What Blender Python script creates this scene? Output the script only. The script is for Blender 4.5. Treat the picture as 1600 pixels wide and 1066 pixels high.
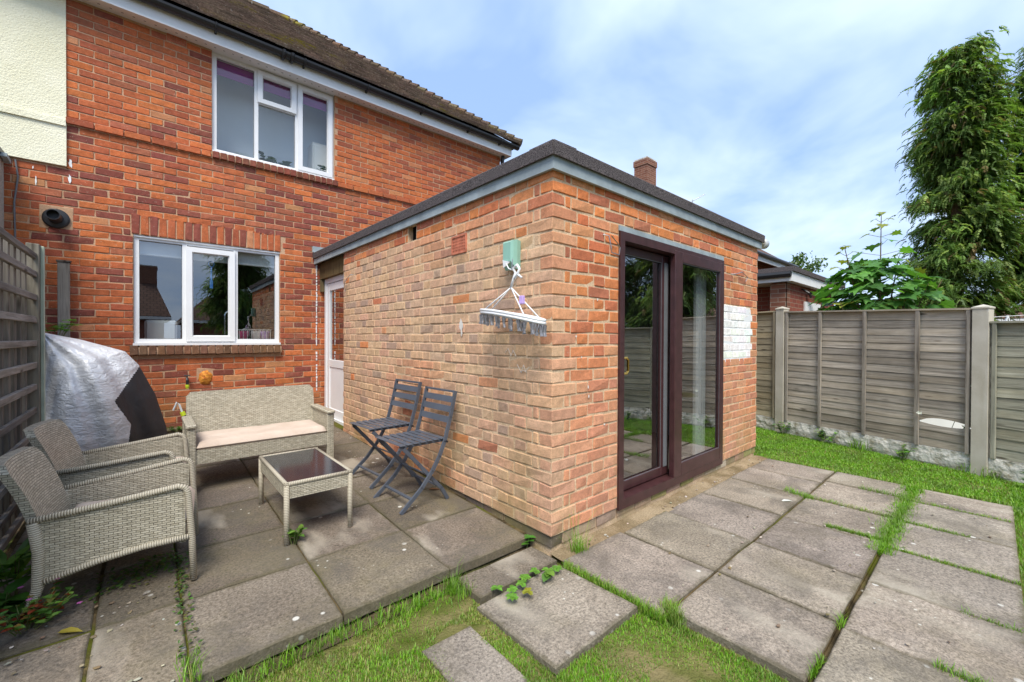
import bpy, math, random
import numpy as np
from mathutils import Vector, Matrix, noise as mnoise

for o in list(bpy.data.objects):
    bpy.data.objects.remove(o)
scene = bpy.context.scene
COL = scene.collection
rad = math.radians
random.seed(7)
rng = np.random.default_rng(11)

# ------------------------------------------------------------------ camera
YAW, PIT, ROL = rad(41.0531), rad(-0.4307), rad(0.2603)
CAMPOS = Vector((-1.7839, -1.6923, 1.1688))
FPX = 656.1835
_f = Vector((math.sin(YAW)*math.cos(PIT), math.cos(YAW)*math.cos(PIT), math.sin(PIT)))
_r0 = Vector((math.cos(YAW), -math.sin(YAW), 0))
_u0 = _r0.cross(_f)
_r = math.cos(ROL)*_r0 + math.sin(ROL)*_u0
_u = -math.sin(ROL)*_r0 + math.cos(ROL)*_u0
cam = bpy.data.cameras.new('camera')
cam.sensor_width = 36.0
cam.lens = FPX/1600*36.0
cam.clip_start = 0.05
cam.clip_end = 500
camo = bpy.data.objects.new('camera', cam)
COL.objects.link(camo)
mw = Matrix((_r, _u, -_f)).transposed().to_4x4()
mw.translation = CAMPOS
camo.matrix_world = mw
scene.camera = camo

# ------------------------------------------------------------------ world, sun, exposure
SUN_DIR = Vector((-0.46, -0.56, 1.05)).normalized()       # towards the sun
sun_el = math.asin(SUN_DIR.z)
sun_az = math.atan2(SUN_DIR.x, SUN_DIR.y)
world = bpy.data.worlds.new('World')
scene.world = world
world.use_nodes = True
wt = world.node_tree
wt.nodes.clear()
def wn(t, **k):
    n = wt.nodes.new(t)
    for a, b in k.items():
        setattr(n, a, b)
    return n
wo = wn('ShaderNodeOutputWorld')
bg = wn('ShaderNodeBackground')
bg.inputs['Strength'].default_value = 0.115
sky = wn('ShaderNodeTexSky', sky_type='NISHITA', sun_disc=False)
sky.sun_elevation = sun_el
sky.sun_rotation = sun_az
sky.air_density = 1.0
sky.dust_density = 0.4
sky.ozone_density = 2.0
tc = wn('ShaderNodeTexCoord')
sep = wn('ShaderNodeSeparateXYZ')
wt.links.new(tc.outputs['Generated'], sep.inputs[0])
za = wn('ShaderNodeMath', operation='MAXIMUM'); wt.links.new(sep.outputs['Z'], za.inputs[0]); za.inputs[1].default_value = 0.0
zb = wn('ShaderNodeMath', operation='ADD'); wt.links.new(za.outputs[0], zb.inputs[0]); zb.inputs[1].default_value = 0.22
dx = wn('ShaderNodeMath', operation='DIVIDE'); wt.links.new(sep.outputs['X'], dx.inputs[0]); wt.links.new(zb.outputs[0], dx.inputs[1])
dy = wn('ShaderNodeMath', operation='DIVIDE'); wt.links.new(sep.outputs['Y'], dy.inputs[0]); wt.links.new(zb.outputs[0], dy.inputs[1])
cmb = wn('ShaderNodeCombineXYZ'); wt.links.new(dx.outputs[0], cmb.inputs[0]); wt.links.new(dy.outputs[0], cmb.inputs[1])
nz = wn('ShaderNodeTexNoise'); nz.inputs['Scale'].default_value = 1.5; nz.inputs['Detail'].default_value = 5.0; nz.inputs['Roughness'].default_value = 0.5
nz.inputs['Distortion'].default_value = 0.35
wt.links.new(cmb.outputs[0], nz.inputs['Vector'])
cr = wn('ShaderNodeValToRGB')
cr.color_ramp.elements[0].position = 0.36
cr.color_ramp.elements[0].color = (0.0, 0.0, 0.0, 1)
cr.color_ramp.elements[1].position = 0.64
cr.color_ramp.elements[1].color = (0.92, 0.92, 0.92, 1)
wt.links.new(nz.outputs['Fac'], cr.inputs[0])
mix = wn('ShaderNodeMix', data_type='RGBA')
wt.links.new(cr.outputs[0], mix.inputs['Factor'])
veil = wn('ShaderNodeMix', data_type='RGBA')          # thin even veil of cloud over the clear sky
veil.inputs['Factor'].default_value = 0.88
wt.links.new(sky.outputs[0], veil.inputs['A'])
veil.inputs['B'].default_value = (1.12, 1.66, 2.85, 1)
wt.links.new(veil.outputs['Result'], mix.inputs['A'])
mix.inputs['B'].default_value = (2.50, 3.00, 3.65, 1)
wt.links.new(mix.outputs['Result'], bg.inputs['Color'])
wt.links.new(bg.outputs[0], wo.inputs['Surface'])

sl = bpy.data.lights.new('sun', 'SUN')
sl.energy = 1.5
sl.angle = rad(28)
sl.color = (1.0, 0.94, 0.84)
so = bpy.data.objects.new('sun', sl)
COL.objects.link(so)
so.rotation_euler = SUN_DIR.to_track_quat('Z', 'Y').to_euler()

scene.view_settings.view_transform = 'Standard'
scene.view_settings.look = 'None'
scene.view_settings.gamma = 1.0
scene.view_settings.use_curve_mapping = False
scene.view_settings.exposure = 1.72
scene.render.engine = 'CYCLES'
cy = scene.cycles
cy.max_bounces = 6; cy.diffuse_bounces = 3; cy.glossy_bounces = 3; cy.transmission_bounces = 4; cy.transparent_max_bounces = 8
cy.caustics_reflective = False; cy.caustics_refractive = False

# ------------------------------------------------------------------ helpers
def tag(o, label=None, cat=None, group=None, kind=None):
    if label: o['label'] = label
    if cat: o['category'] = cat
    if group: o['group'] = group
    if kind: o['kind'] = kind
    return o

def empty(name, loc=(0, 0, 0), rz=0.0, parent=None):
    o = bpy.data.objects.new(name, None)
    COL.objects.link(o)
    o.location = loc
    o.rotation_euler = (0, 0, rz)
    o.empty_display_size = 0.1
    if parent: o.parent = parent
    return o

def thing(name, label, cat, loc=(0, 0, 0), rz=0.0, group=None):
    return tag(empty(name, loc, rz), label, cat, group)

def link(name, me, parent=None, loc=None, rot=None, scale=None, color=None):
    o = bpy.data.objects.new(name, me)
    COL.objects.link(o)
    if parent: o.parent = parent
    if loc is not None: o.location = loc
    if rot is not None: o.rotation_euler = rot
    if scale is not None: o.scale = scale
    if color is not None: o.color = (*color[:3], 1)
    return o

def copy_tree(o, parent=None):
    c = o.copy()
    COL.objects.link(c)
    c.parent = parent
    for ch in list(o.children):
        copy_tree(ch, c)
    return c

CB_F = None
class MB:
    """collects shapes, builds one mesh"""
    def __init__(s):
        s.v = []; s.f = []; s.c = []; s.cc = None
    def add(s, vs, fs):
        n = len(s.v)
        s.v.extend([tuple(p) for p in vs])
        s.f.extend([tuple(i+n for i in f) for f in fs])
        if s.cc is not None:
            s.c.extend([s.cc]*len(vs))
        return s
    def hexa(s, p):
        # p: 8 points, bottom 4 ccw, top 4 ccw
        return s.add(p, [(3, 2, 1, 0), (4, 5, 6, 7), (0, 1, 5, 4), (1, 2, 6, 5), (2, 3, 7, 6), (3, 0, 4, 7)])
    def box(s, x0, x1, y0, y1, z0, z1):
        return s.hexa([(x0, y0, z0), (x1, y0, z0), (x1, y1, z0), (x0, y1, z0), (x0, y0, z1), (x1, y0, z1), (x1, y1, z1), (x0, y1, z1)])
    def cbox(s, x0, x1, y0, y1, z0, z1, c=0.004, jit=0.0):
        X = (x0, x1); Y = (y0, y1); Z = (z0, z1)
        vs = []; idx = {}
        for i in (0, 1):
            for j in (0, 1):
                for k in (0, 1):
                    sx = c*(1-2*i); sy = c*(1-2*j); sz = c*(1-2*k)
                    jx, jy, jz = ((random.uniform(-jit, jit) for _ in range(3)) if jit else (0, 0, 0))
                    b = (X[i]+jx, Y[j]+jy, Z[k]+jz)
                    idx[(i, j, k, 0)] = len(vs); vs.append((b[0], b[1]+sy, b[2]+sz))
                    idx[(i, j, k, 1)] = len(vs); vs.append((b[0]+sx, b[1], b[2]+sz))
                    idx[(i, j, k, 2)] = len(vs); vs.append((b[0]+sx, b[1]+sy, b[2]))
        g = lambda i, j, k, a: idx[(i, j, k, a)]
        fs = []
        for i in (0, 1):
            q = [g(i, 0, 0, 0), g(i, 1, 0, 0), g(i, 1, 1, 0), g(i, 0, 1, 0)]
            fs.append(q if i else q[::-1])
            q = [g(0, i, 0, 1), g(1, i, 0, 1), g(1, i, 1, 1), g(0, i, 1, 1)]
            fs.append(q[::-1] if i else q)
            q = [g(0, 0, i, 2), g(1, 0, i, 2), g(1, 1, i, 2), g(0, 1, i, 2)]
            fs.append(q if i else q[::-1])
        for i in (0, 1):
            for j in (0, 1):
                fs.append([g(i, j, 0, 0), g(i, j, 1, 0), g(i, j, 1, 1), g(i, j, 0, 1)][::1 if (i ^ j) else -1])
                fs.append([g(i, 0, j, 0), g(i, 1, j, 0), g(i, 1, j, 2), g(i, 0, j, 2)][::-1 if (i ^ j) else 1])
                fs.append([g(0, i, j, 1), g(1, i, j, 1), g(1, i, j, 2), g(0, i, j, 2)][::1 if (i ^ j) else -1])
                for k in (0, 1):
                    t = [g(i, j, k, 0), g(i, j, k, 1), g(i, j, k, 2)]
                    fs.append(t if (i+j+k) % 2 == 0 else t[::-1])
        # i+j+k parity fixes winding only roughly; normals recalculated on build
        return s.add(vs, fs)
    def bar(s, p0, p1, w, h, up=(0, 0, 1)):
        p0 = Vector(p0); p1 = Vector(p1)
        d = (p1-p0).normalized()
        u = Vector(up)
        sd = d.cross(u)
        if sd.length < 1e-4: sd = d.cross(Vector((1, 0, 0)))
        sd.normalize(); u = sd.cross(d).normalized()
        a = sd*w/2; b = u*h/2
        return s.hexa([p0-a-b, p0+a-b, p1+a-b, p1-a-b, p0-a+b, p0+a+b, p1+a+b, p1-a+b])
    def tube(s, pts, r, n=8, cap=True):
        pts = [Vector(p) for p in pts]
        rs = r if isinstance(r, (list, tuple)) else [r]*len(pts)
        ref = Vector((0, 0, 1))
        vs = []; fs = []
        prev = None
        for i, p in enumerate(pts):
            d = (pts[min(i+1, len(pts)-1)]-pts[max(i-1, 0)]).normalized()
            if prev is None:
                a = d.cross(ref)
                if a.length < 1e-3: a = d.cross(Vector((0, 1, 0)))
            else:
                a = prev-d*prev.dot(d)
            a.normalize(); prev = a
            b = d.cross(a)
            for k in range(n):
                t = 2*math.pi*k/n
                vs.append(p+(a*math.cos(t)+b*math.sin(t))*rs[i])
        for i in range(len(pts)-1):
            for k in range(n):
                k2 = (k+1) % n
                fs.append((i*n+k, i*n+k2, (i+1)*n+k2, (i+1)*n+k))
        if cap:
            fs.append(tuple(range(n))[::-1]); fs.append(tuple((len(pts)-1)*n+k for k in range(n)))
        return s.add(vs, fs)
    def lathe(s, prof, c=(0, 0, 0), axis='z', n=16):
        vs = []; fs = []
        for (r, h) in prof:
            for k in range(n):
                t = 2*math.pi*k/n
                a, b = r*math.cos(t), r*math.sin(t)
                p = {'z': (a, b, h), 'y': (a, h, b), 'x': (h, a, b)}[axis]
                vs.append((p[0]+c[0], p[1]+c[1], p[2]+c[2]))
        for i in range(len(prof)-1):
            for k in range(n):
                k2 = (k+1) % n
                fs.append((i*n+k, i*n+k2, (i+1)*n+k2, (i+1)*n+k))
        fs.append(tuple(range(n))[::-1]); fs.append(tuple((len(prof)-1)*n+k for k in range(n)))
        return s.add(vs, fs)
    def prism(s, poly, a0, a1, axis='y'):
        n = len(poly)
        def P(q, a):
            return {'y': (q[0], a, q[1]), 'x': (a, q[0], q[1]), 'z': (q[0], q[1], a)}[axis]
        vs = [P(q, a0) for q in poly]+[P(q, a1) for q in poly]
        fs = [tuple(range(n)), tuple(range(n, 2*n))[::-1]]
        for k in range(n):
            k2 = (k+1) % n
            fs.append((k, k+n, k2+n, k2))
        return s.add(vs, fs)
    def grid(s, fn, nu, nv):
        vs = [fn(i/(nu-1), j/(nv-1)) for i in range(nu) for j in range(nv)]
        fs = [(i*nv+j, (i+1)*nv+j, (i+1)*nv+j+1, i*nv+j+1) for i in range(nu-1) for j in range(nv-1)]
        return s.add(vs, fs)
    def mesh(s, name, m, smooth=False, uv=False, normals=True):
        me = bpy.data.meshes.new(name)
        me.from_pydata(s.v, [], s.f)
        if normals:
            import bmesh
            bm = bmesh.new(); bm.from_mesh(me)
            bmesh.ops.recalc_face_normals(bm, faces=bm.faces)
            bm.to_mesh(me); bm.free()
        if m: me.materials.append(m)
        if smooth:
            me.polygons.foreach_set('use_smooth', [True]*len(me.polygons))
        if s.c:
            at = me.attributes.new('Col', 'FLOAT_COLOR', 'POINT')
            at.data.foreach_set('color', np.array([(*c[:3], 1) for c in s.c], dtype=np.float32).ravel())
        if uv:
            ul = me.uv_layers.new(name='UVMap')
            for p in me.polygons:
                n = p.normal
                ax = max(range(3), key=lambda i: abs(n[i]))
                for li in p.loop_indices:
                    c = me.vertices[me.loops[li].vertex_index].co
                    ul.data[li].uv = ((c.y, c.z) if ax == 0 else (c.x, c.z) if ax == 1 else (c.x, c.y))
        me.update()
        return me
    def build(s, name, m, parent=None, smooth=False, uv=False, color=None, normals=True):
        return link(name, s.mesh(name, m, smooth, uv, normals), parent, color=color)

def npmesh(name, V, F, m, cols=None, smooth=False):
    me = bpy.data.meshes.new(name)
    V = np.asarray(V, dtype=np.float32); F = np.asarray(F, dtype=np.int32)
    k = F.shape[1]
    me.vertices.add(len(V)); me.vertices.foreach_set('co', V.ravel())
    me.loops.add(F.size); me.loops.foreach_set('vertex_index', F.ravel())
    me.polygons.add(len(F))
    me.polygons.foreach_set('loop_start', np.arange(0, F.size, k, dtype=np.int32))
    me.polygons.foreach_set('loop_total', np.full(len(F), k, dtype=np.int32))
    me.update(calc_edges=True)
    if cols is not None:
        at = me.attributes.new('Col', 'FLOAT_COLOR', 'POINT')
        c4 = np.ones((len(V), 4), dtype=np.float32); c4[:, :3] = cols
        at.data.foreach_set('color', c4.ravel())
    if smooth:
        me.polygons.foreach_set('use_smooth', np.ones(len(F), dtype=bool))
    if m: me.materials.append(m)
    me.validate()
    return me

def vn(x, y, z=0.0, s=1.0):
    return mnoise.noise(Vector((x*s, y*s, z*s)))   # about -1..1

def px(p):
    """rough projected position (used only to choose which repeats are largest in view)"""
    q = Vector(p)-CAMPOS
    d = q.dot(_f)
    if d < 0.05: return None
    return 800+FPX*q.dot(_r)/d, 533-FPX*q.dot(_u)/d, d

# ------------------------------------------------------------------ materials
class NT:
    def __init__(s, name):
        s.m = bpy.data.materials.new(name)
        s.m.use_nodes = True
        s.t = s.m.node_tree
        s.t.nodes.clear()
        s.out = s.n('ShaderNodeOutputMaterial')
        s.p = s.n('ShaderNodeBsdfPrincipled')
        s.l(s.p.outputs[0], s.out.inputs['Surface'])
    def n(s, t, **k):
        x = s.t.nodes.new(t)
        for a, b in k.items(): setattr(x, a, b)
        return x
    def l(s, a, b): s.t.links.new(a, b)
    def pos(s):
        return s.n('ShaderNodeNewGeometry').outputs['Position']
    def obj(s):
        return s.n('ShaderNodeTexCoord').outputs['Object']
    def uv(s):
        return s.n('ShaderNodeTexCoord').outputs['UV']
    def mapping(s, vec, scale=(1, 1, 1), rot=(0, 0, 0), loc=(0, 0, 0)):
        m = s.n('ShaderNodeMapping')
        m.inputs['Scale'].default_value = scale; m.inputs['Rotation'].default_value = rot; m.inputs['Location'].default_value = loc
        s.l(vec, m.inputs[0]); return m.outputs[0]
    def noise(s, vec, scale, detail=4, rough=0.55, dist=0.0, out='Fac'):
        n = s.n('ShaderNodeTexNoise')
        n.inputs['Scale'].default_value = scale; n.inputs['Detail'].default_value = detail
        n.inputs['Roughness'].default_value = rough; n.inputs['Distortion'].default_value = dist
        s.l(vec, n.inputs['Vector']); return n.outputs[out]
    def vor(s, vec, scale, out='Distance', feature='F1'):
        n = s.n('ShaderNodeTexVoronoi', feature=feature)
        n.inputs['Scale'].default_value = scale
        s.l(vec, n.inputs['Vector']); return n.outputs[out]
    def ramp(s, fac, pts):
        r = s.n('ShaderNodeValToRGB')
        e = r.color_ramp.elements
        while len(e) < len(pts): e.new(0.5)
        for i, (p, c) in enumerate(pts):
            e[i].position = p
            e[i].color = (c, c, c, 1) if not isinstance(c, (tuple, list)) else (*c[:3], 1)
        s.l(fac, r.inputs[0]); return r.outputs[0]
    def mix(s, fac, a, b, mode='MIX'):
        m = s.n('ShaderNodeMix', data_type='RGBA', blend_type=mode)
        for nm, v in (('Factor', fac), ('A', a), ('B', b)):
            if isinstance(v, (int, float)) and nm == 'Factor': m.inputs[nm].default_value = v
            elif isinstance(v, (tuple, list)): m.inputs[nm].default_value = (*v[:3], 1)
            elif isinstance(v, (int, float)): m.inputs[nm].default_value = (v, v, v, 1)
            else: s.l(v, m.inputs[nm])
        return m.outputs['Result']
    def math(s, op, a, b=0.5):
        m = s.n('ShaderNodeMath', operation=op)
        for i, v in enumerate((a, b)):
            if isinstance(v, (int, float)): m.inputs[i].default_value = v
            else: s.l(v, m.inputs[i])
        return m.outputs[0]
    def bump(s, h, strength=0.4, dist=0.01):
        b = s.n('ShaderNodeBump')
        b.inputs['Strength'].default_value = strength; b.inputs['Distance'].default_value = dist
        s.l(h, b.inputs['Height']); s.l(b.outputs[0], s.p.inputs['Normal'])
    def attr(s, name='Col'):
        a = s.n('ShaderNodeAttribute'); a.attribute_name = name
        return a.outputs['Color']
    def ocol(s):
        return s.n('ShaderNodeObjectInfo').outputs['Color']
    def orand(s):
        return s.n('ShaderNodeObjectInfo').outputs['Random']
    def base(s, c):
        if isinstance(c, (tuple, list)): s.p.inputs['Base Color'].default_value = (*c[:3], 1)
        else: s.l(c, s.p.inputs['Base Color'])
    def set(s, rough=0.6, spec=0.4, metal=0.0):
        s.p.inputs['Roughness'].default_value = rough
        s.p.inputs['Specular IOR Level'].default_value = spec
        s.p.inputs['Metallic'].default_value = metal
        return s

def simple(name, col, rough=0.6, spec=0.4, metal=0.0, var=0.12, scale=6.0, bump=0.0, bscale=60.0):
    t = NT(name)
    p = t.pos()
    n = t.noise(p, scale, 5)
    lo = tuple(c*(1-var) for c in col); hi = tuple(min(1, c*(1+var)) for c in col)
    t.base(t.ramp(n, [(0.3, lo), (0.7, hi)]))
    t.set(rough, spec, metal)
    if bump: t.bump(t.noise(p, bscale, 4), bump, 0.004)
    return t.m

def stains(t, p, c):
    """weathering that runs over bricks and joints alike"""
    st = t.ramp(t.noise(t.mapping(p, (1.0, 1.0, 0.28)), 3.4, 4, 0.6), [(0.52, 0), (0.70, 1)])
    c = t.mix(t.math('MULTIPLY', st, 0.20), c, (0.22, 0.145, 0.09))
    sx = t.n('ShaderNodeSeparateXYZ'); t.l(p, sx.inputs[0])
    low = t.ramp(sx.outputs[2], [(0.0, 1), (0.75, 0)])
    al = t.ramp(t.noise(t.mapping(p, (1, 1, 0.6), loc=(4, 2, 0)), 2.3, 4, 0.6), [(0.48, 0), (0.62, 1)])
    c = t.mix(t.math('MULTIPLY', t.math('MULTIPLY', al, low), 0.42), c, (0.26, 0.225, 0.075))
    return c
def brick_mat(name, src):
    t = NT(name)
    p = t.pos()
    col = t.ocol() if src == 'obj' else t.attr()
    n1 = t.noise(p, 22, 4, 0.65)
    n2 = t.noise(p, 140, 3, 0.6)
    c = t.mix(1.0, col, t.ramp(n1, [(0.25, 0.72), (0.55, 1.02), (0.8, 1.28)]), 'MULTIPLY')
    c = t.mix(1.0, c, t.ramp(n2, [(0.3, 0.82), (0.7, 1.12)]), 'MULTIPLY')
    # pale dust and lime spots
    sp = t.ramp(t.noise(p, 55, 2, 0.5), [(0.66, 0), (0.74, 1)])
    c = t.mix(t.math('MULTIPLY', sp, 0.35), c, (0.62, 0.50, 0.38))
    dk = t.ramp(t.noise(p, 3.2, 5, 0.6), [(0.55, 0), (0.75, 1)])
    c = t.mix(t.math('MULTIPLY', dk, 0.22), c, (0.10, 0.07, 0.055))
    c = stains(t, p, c)
    t.base(c)
    t.set(0.9, 0.2)
    h = t.math('ADD', t.noise(p, 60, 5, 0.7), t.math('MULTIPLY', t.noise(p, 260, 2), 0.5))
    t.bump(h, 0.55, 0.006)
    return t.m

M = {}
M['brick_o'] = brick_mat('brick_piece', 'obj')
M['brick_a'] = brick_mat('brick_joined', 'attr')
def mortar(name, a, b):
    t = NT(name); p = t.pos()
    c = t.mix(t.ramp(t.noise(p, 9, 5), [(0.35, 0), (0.65, 1)]), a, b)
    c = t.mix(1.0, c, t.ramp(t.noise(p, 120, 3), [(0.3, 0.75), (0.7, 1.15)]), 'MULTIPLY')
    c = stains(t, p, c)
    t.base(c); t.set(0.95, 0.1); t.bump(t.noise(p, 110, 5, 0.7), 0.8, 0.006)
    return t.m
M['mortar_h'] = mortar('mortar_house', (0.50, 0.31, 0.19), (0.60, 0.39, 0.25))
M['mortar_e'] = mortar('mortar_extension', (0.64, 0.455, 0.285), (0.76, 0.56, 0.37))
M['upvc'] = simple('white_upvc', (0.80, 0.81, 0.82), 0.35, 0.5, var=0.03)
M['white'] = simple('white_paint', (0.80, 0.81, 0.81), 0.5, 0.4, var=0.05, scale=4)
M['brown'] = simple('mahogany_upvc', (0.058, 0.023, 0.024), 0.32, 0.5, var=0.25, scale=14)
M['black'] = simple('black_plastic', (0.018, 0.018, 0.02), 0.4, 0.5, var=0.2)
M['gasket'] = simple('grey_gasket', (0.16, 0.17, 0.18), 0.5)
M['leadgrey'] = simple('grey_painted_board', (0.30, 0.35, 0.37), 0.7, 0.3, var=0.2, scale=9, bump=0.2, bscale=30)
M['terracotta'] = simple('terracotta', (0.52, 0.18, 0.11), 0.85, 0.2, var=0.25, scale=20)
M['dark'] = simple('near_black', (0.012, 0.010, 0.009), 0.95, 0.0)  # near-black: stands in for shade inside holes, also the sheet under the tiles
M['brass'] = simple('brass', (0.65, 0.42, 0.10), 0.25, 0.5, metal=1.0)
M['wire'] = simple('galvanised_wire', (0.45, 0.46, 0.47), 0.35, 0.5, metal=0.9)
M['bark'] = simple('bark', (0.16, 0.12, 0.07), 0.95, 0.1, var=0.4, scale=12, bump=0.8, bscale=25)
M['chalk'] = simple('chalk', (0.72, 0.68, 0.62), 0.9, 0.1, var=0.1, scale=80)
M['caulk'] = simple('sealant', (0.72, 0.72, 0.72), 0.6, 0.3, var=0.2, scale=15)
M['green_plastic'] = simple('pale_green_plastic', (0.27, 0.50, 0.41), 0.4, 0.5, var=0.08)
M['lilac'] = simple('lilac_plastic', (0.55, 0.38, 0.75), 0.4)
M['lime'] = simple('lime_plastic', (0.50, 0.62, 0.03), 0.4)
M['peg'] = simple('grey_peg', (0.22, 0.22, 0.24), 0.4, var=0.4, scale=40)
M['metal_chair'] = simple('slate_painted_steel', (0.080, 0.094, 0.120), 0.42, 0.5, var=0.12)
M['purple'] = simple('purple_fabric', (0.30, 0.045, 0.25), 0.8)
M['room'] = simple('room_wall', (0.35, 0.35, 0.35), 0.9)
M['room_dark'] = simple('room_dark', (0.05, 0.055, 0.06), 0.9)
M['room_floor'] = simple('room_floor', (0.13, 0.10, 0.08), 0.6)
M['blue'] = simple('blue_cord', (0.05, 0.22, 0.70), 0.6)
M['pink'] = simple('pink_plastic', (0.75, 0.12, 0.30), 0.5)
M['chrome'] = simple('chrome', (0.7, 0.7, 0.7), 0.15, metal=1.0)
M['clear'] = simple('cloudy_plastic', (0.55, 0.58, 0.60), 0.25, 0.6, var=0.2, scale=30)

def glassmat(name, a, b):
    t = NT(name); t.t.nodes.remove(t.p)
    tr = t.n('ShaderNodeBsdfTransparent'); tr.inputs[0].default_value = (0.86, 0.90, 0.90, 1)
    gl = t.n('ShaderNodeBsdfGlossy'); gl.inputs['Roughness'].default_value = 0.0
    lw = t.n('ShaderNodeLayerWeight'); lw.inputs['Blend'].default_value = 0.5
    sch = t.math('ADD', t.math('MULTIPLY', t.math('POWER', lw.outputs['Facing'], 5.0), 0.96), 0.04)
    f2 = t.math('MINIMUM', t.math('ADD', t.math('MULTIPLY', sch, a), b), 1.0)
    ms = t.n('ShaderNodeMixShader'); t.l(f2, ms.inputs[0]); t.l(tr.outputs[0], ms.inputs[1]); t.l(gl.outputs[0], ms.inputs[2])
    t.l(ms.outputs[0], t.out.inputs['Surface'])
    return t.m
M['glass'] = glassmat('window_glass', 3.0, 0.14)
M['glass_clear'] = glassmat('clear_window_glass', 1.6, 0.04)
M['glass_door'] = glassmat('coated_door_glass', 3.0, 0.24)

t = NT('tinted_table_glass'); t.base((0.022, 0.026, 0.034)); t.set(0.10, 0.32); M['tableglass'] = t.m

t = NT('roofing_felt'); p = t.pos()
sp = t.vor(p, 330, 'Color')
c = t.mix(t.ramp(t.noise(p, 190, 2), [(0.38, 0), (0.64, 1)]), (0.022, 0.020, 0.022), (0.19, 0.165, 0.165))
t.base(c); t.set(0.95, 0.1); t.bump(t.noise(p, 190, 2), 0.5, 0.004); M['felt'] = t.m

# paving slabs: exposed aggregate grey concrete, lichen, stains, algae
def slab_mat(name, tint=(1, 1, 1), algae=0.35):
    t = NT(name); p = t.pos()
    rv = t.n('ShaderNodeCombineXYZ'); r_ = t.orand()
    t.l(t.math('MULTIPLY', r_, 41.0), rv.inputs[0]); t.l(t.math('MULTIPLY', r_, 23.0), rv.inputs[1])
    va = t.n('ShaderNodeVectorMath', operation='ADD'); t.l(p, va.inputs[0]); t.l(rv.outputs[0], va.inputs[1]); p = va.outputs[0]
    c = t.mix(t.ramp(t.noise(p, 2.2, 6, 0.6), [(0.3, 0), (0.7, 1)]), (0.225*tint[0], 0.192*tint[1], 0.155*tint[2]), (0.385*tint[0], 0.338*tint[1], 0.278*tint[2]))
    c = t.mix(1.0, c, t.ocol(), 'MULTIPLY')
    c = t.mix(1.0, c, t.ramp(t.noise(p, 85, 4, 0.75), [(0.30, 0.35), (0.5, 0.98), (0.72, 1.6)]), 'MULTIPLY')
    vd = t.vor(p, 95)
    c = t.mix(t.math('MULTIPLY', t.ramp(vd, [(0.12, 1), (0.26, 0)]), t.ramp(t.noise(p, 30, 2), [(0.45, 0), (0.6, 0.8)])), c, (0.07, 0.06, 0.052))
    # algae / dirt films
    c = t.mix(t.math('MULTIPLY', t.ramp(t.noise(p, 1.3, 5, 0.65), [(0.5, 0), (0.7, 1)]), algae), c, (0.20, 0.17, 0.075))
    c = t.mix(t.math('MULTIPLY', t.ramp(t.noise(p, 2.6, 6, 0.7, 0.4), [(0.46, 0), (0.64, 1)]), 0.58), c, (0.11, 0.098, 0.085))
    # worn smooth cement smears
    c = t.mix(t.math('MULTIPLY', t.ramp(t.noise(t.mapping(p, (1.6, 0.7, 1), (0, 0, 0.35)), 1.5, 4, 0.5), [(0.57, 0), (0.66, 1)]), 0.62), c, (0.46, 0.41, 0.33))
    # lichen discs
    lv = t.vor(p, 9.0)
    lm = t.math('MULTIPLY', t.ramp(lv, [(0.10, 1), (0.14, 0)]), t.ramp(t.noise(p, 1.7, 3), [(0.54, 0), (0.60, 1)]))
    c = t.mix(lm, c, (0.62, 0.60, 0.54))
    lv = t.vor(t.mapping(p, loc=(3.3, 1.7, 0)), 24.0)
    lm = t.math('MULTIPLY', t.ramp(lv, [(0.11, 1), (0.17, 0)]), t.ramp(t.noise(p, 3.1, 3), [(0.60, 0), (0.66, 1)]))
    c = t.mix(lm, c, (0.60, 0.58, 0.50))
    gn = t.n('ShaderNodeTexCoord').outputs['Generated']
    sg = t.n('ShaderNodeSeparateXYZ'); t.l(gn, sg.inputs[0])
    ed = t.math('MAXIMUM', t.math('ABSOLUTE', t.math('SUBTRACT', sg.outputs[0], 0.5)), t.math('ABSOLUTE', t.math('SUBTRACT', sg.outputs[1], 0.5)))
    ed = t.math('ADD', ed, t.math('MULTIPLY', t.math('SUBTRACT', t.noise(p, 14, 4, 0.7), 0.5), 0.16))
    c = t.mix(t.math('MULTIPLY', t.ramp(ed, [(0.455, 0), (0.50, 1)]), 0.6), c, (0.105, 0.09, 0.05))
    t.base(c); t.set(0.93, 0.2)
    t.bump(t.math('ADD', t.noise(p, 130, 4, 0.75), t.math('MULTIPLY', t.noise(p, 9, 4), 0.8)), 0.75, 0.008)
    return t.m
M['slab'] = slab_mat('paving_slab')
M['slab_left'] = slab_mat('paving_slab_mossy', (0.74, 0.715, 0.68), 0.45)

t = NT('soil'); p = t.pos()
c = t.mix(t.ramp(t.noise(p, 5, 6, 0.65), [(0.35, 0), (0.65, 1)]), (0.085, 0.060, 0.035), (0.20, 0.155, 0.095))
c = t.mix(t.ramp(t.noise(p, 1.6, 4), [(0.5, 0), (0.65, 0.6)]), c, (0.09, 0.11, 0.03))
c = t.mix(1.0, c, t.ramp(t.noise(p, 90, 4), [(0.3, 0.55), (0.7, 1.3)]), 'MULTIPLY')
t.base(c); t.set(1.0, 0.05); t.bump(t.noise(p, 60, 6, 0.7), 0.9, 0.02); M['soil'] = t.m
t = NT('joint_moss'); p = t.pos()
c = t.mix(t.ramp(t.noise(p, 6, 4, 0.65), [(0.4, 0), (0.6, 1)]), (0.05, 0.038, 0.022), (0.15, 0.11, 0.055))
c = t.mix(t.ramp(t.noise(p, 2.6, 3), [(0.5, 0), (0.6, 0.8)]), c, (0.10, 0.11, 0.015))
t.base(c); t.set(1.0, 0.0); t.bump(t.noise(p, 90, 3), 0.8, 0.01); M['joint'] = t.m
t = NT('sandy_mortar_bed'); p = t.pos()
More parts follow.
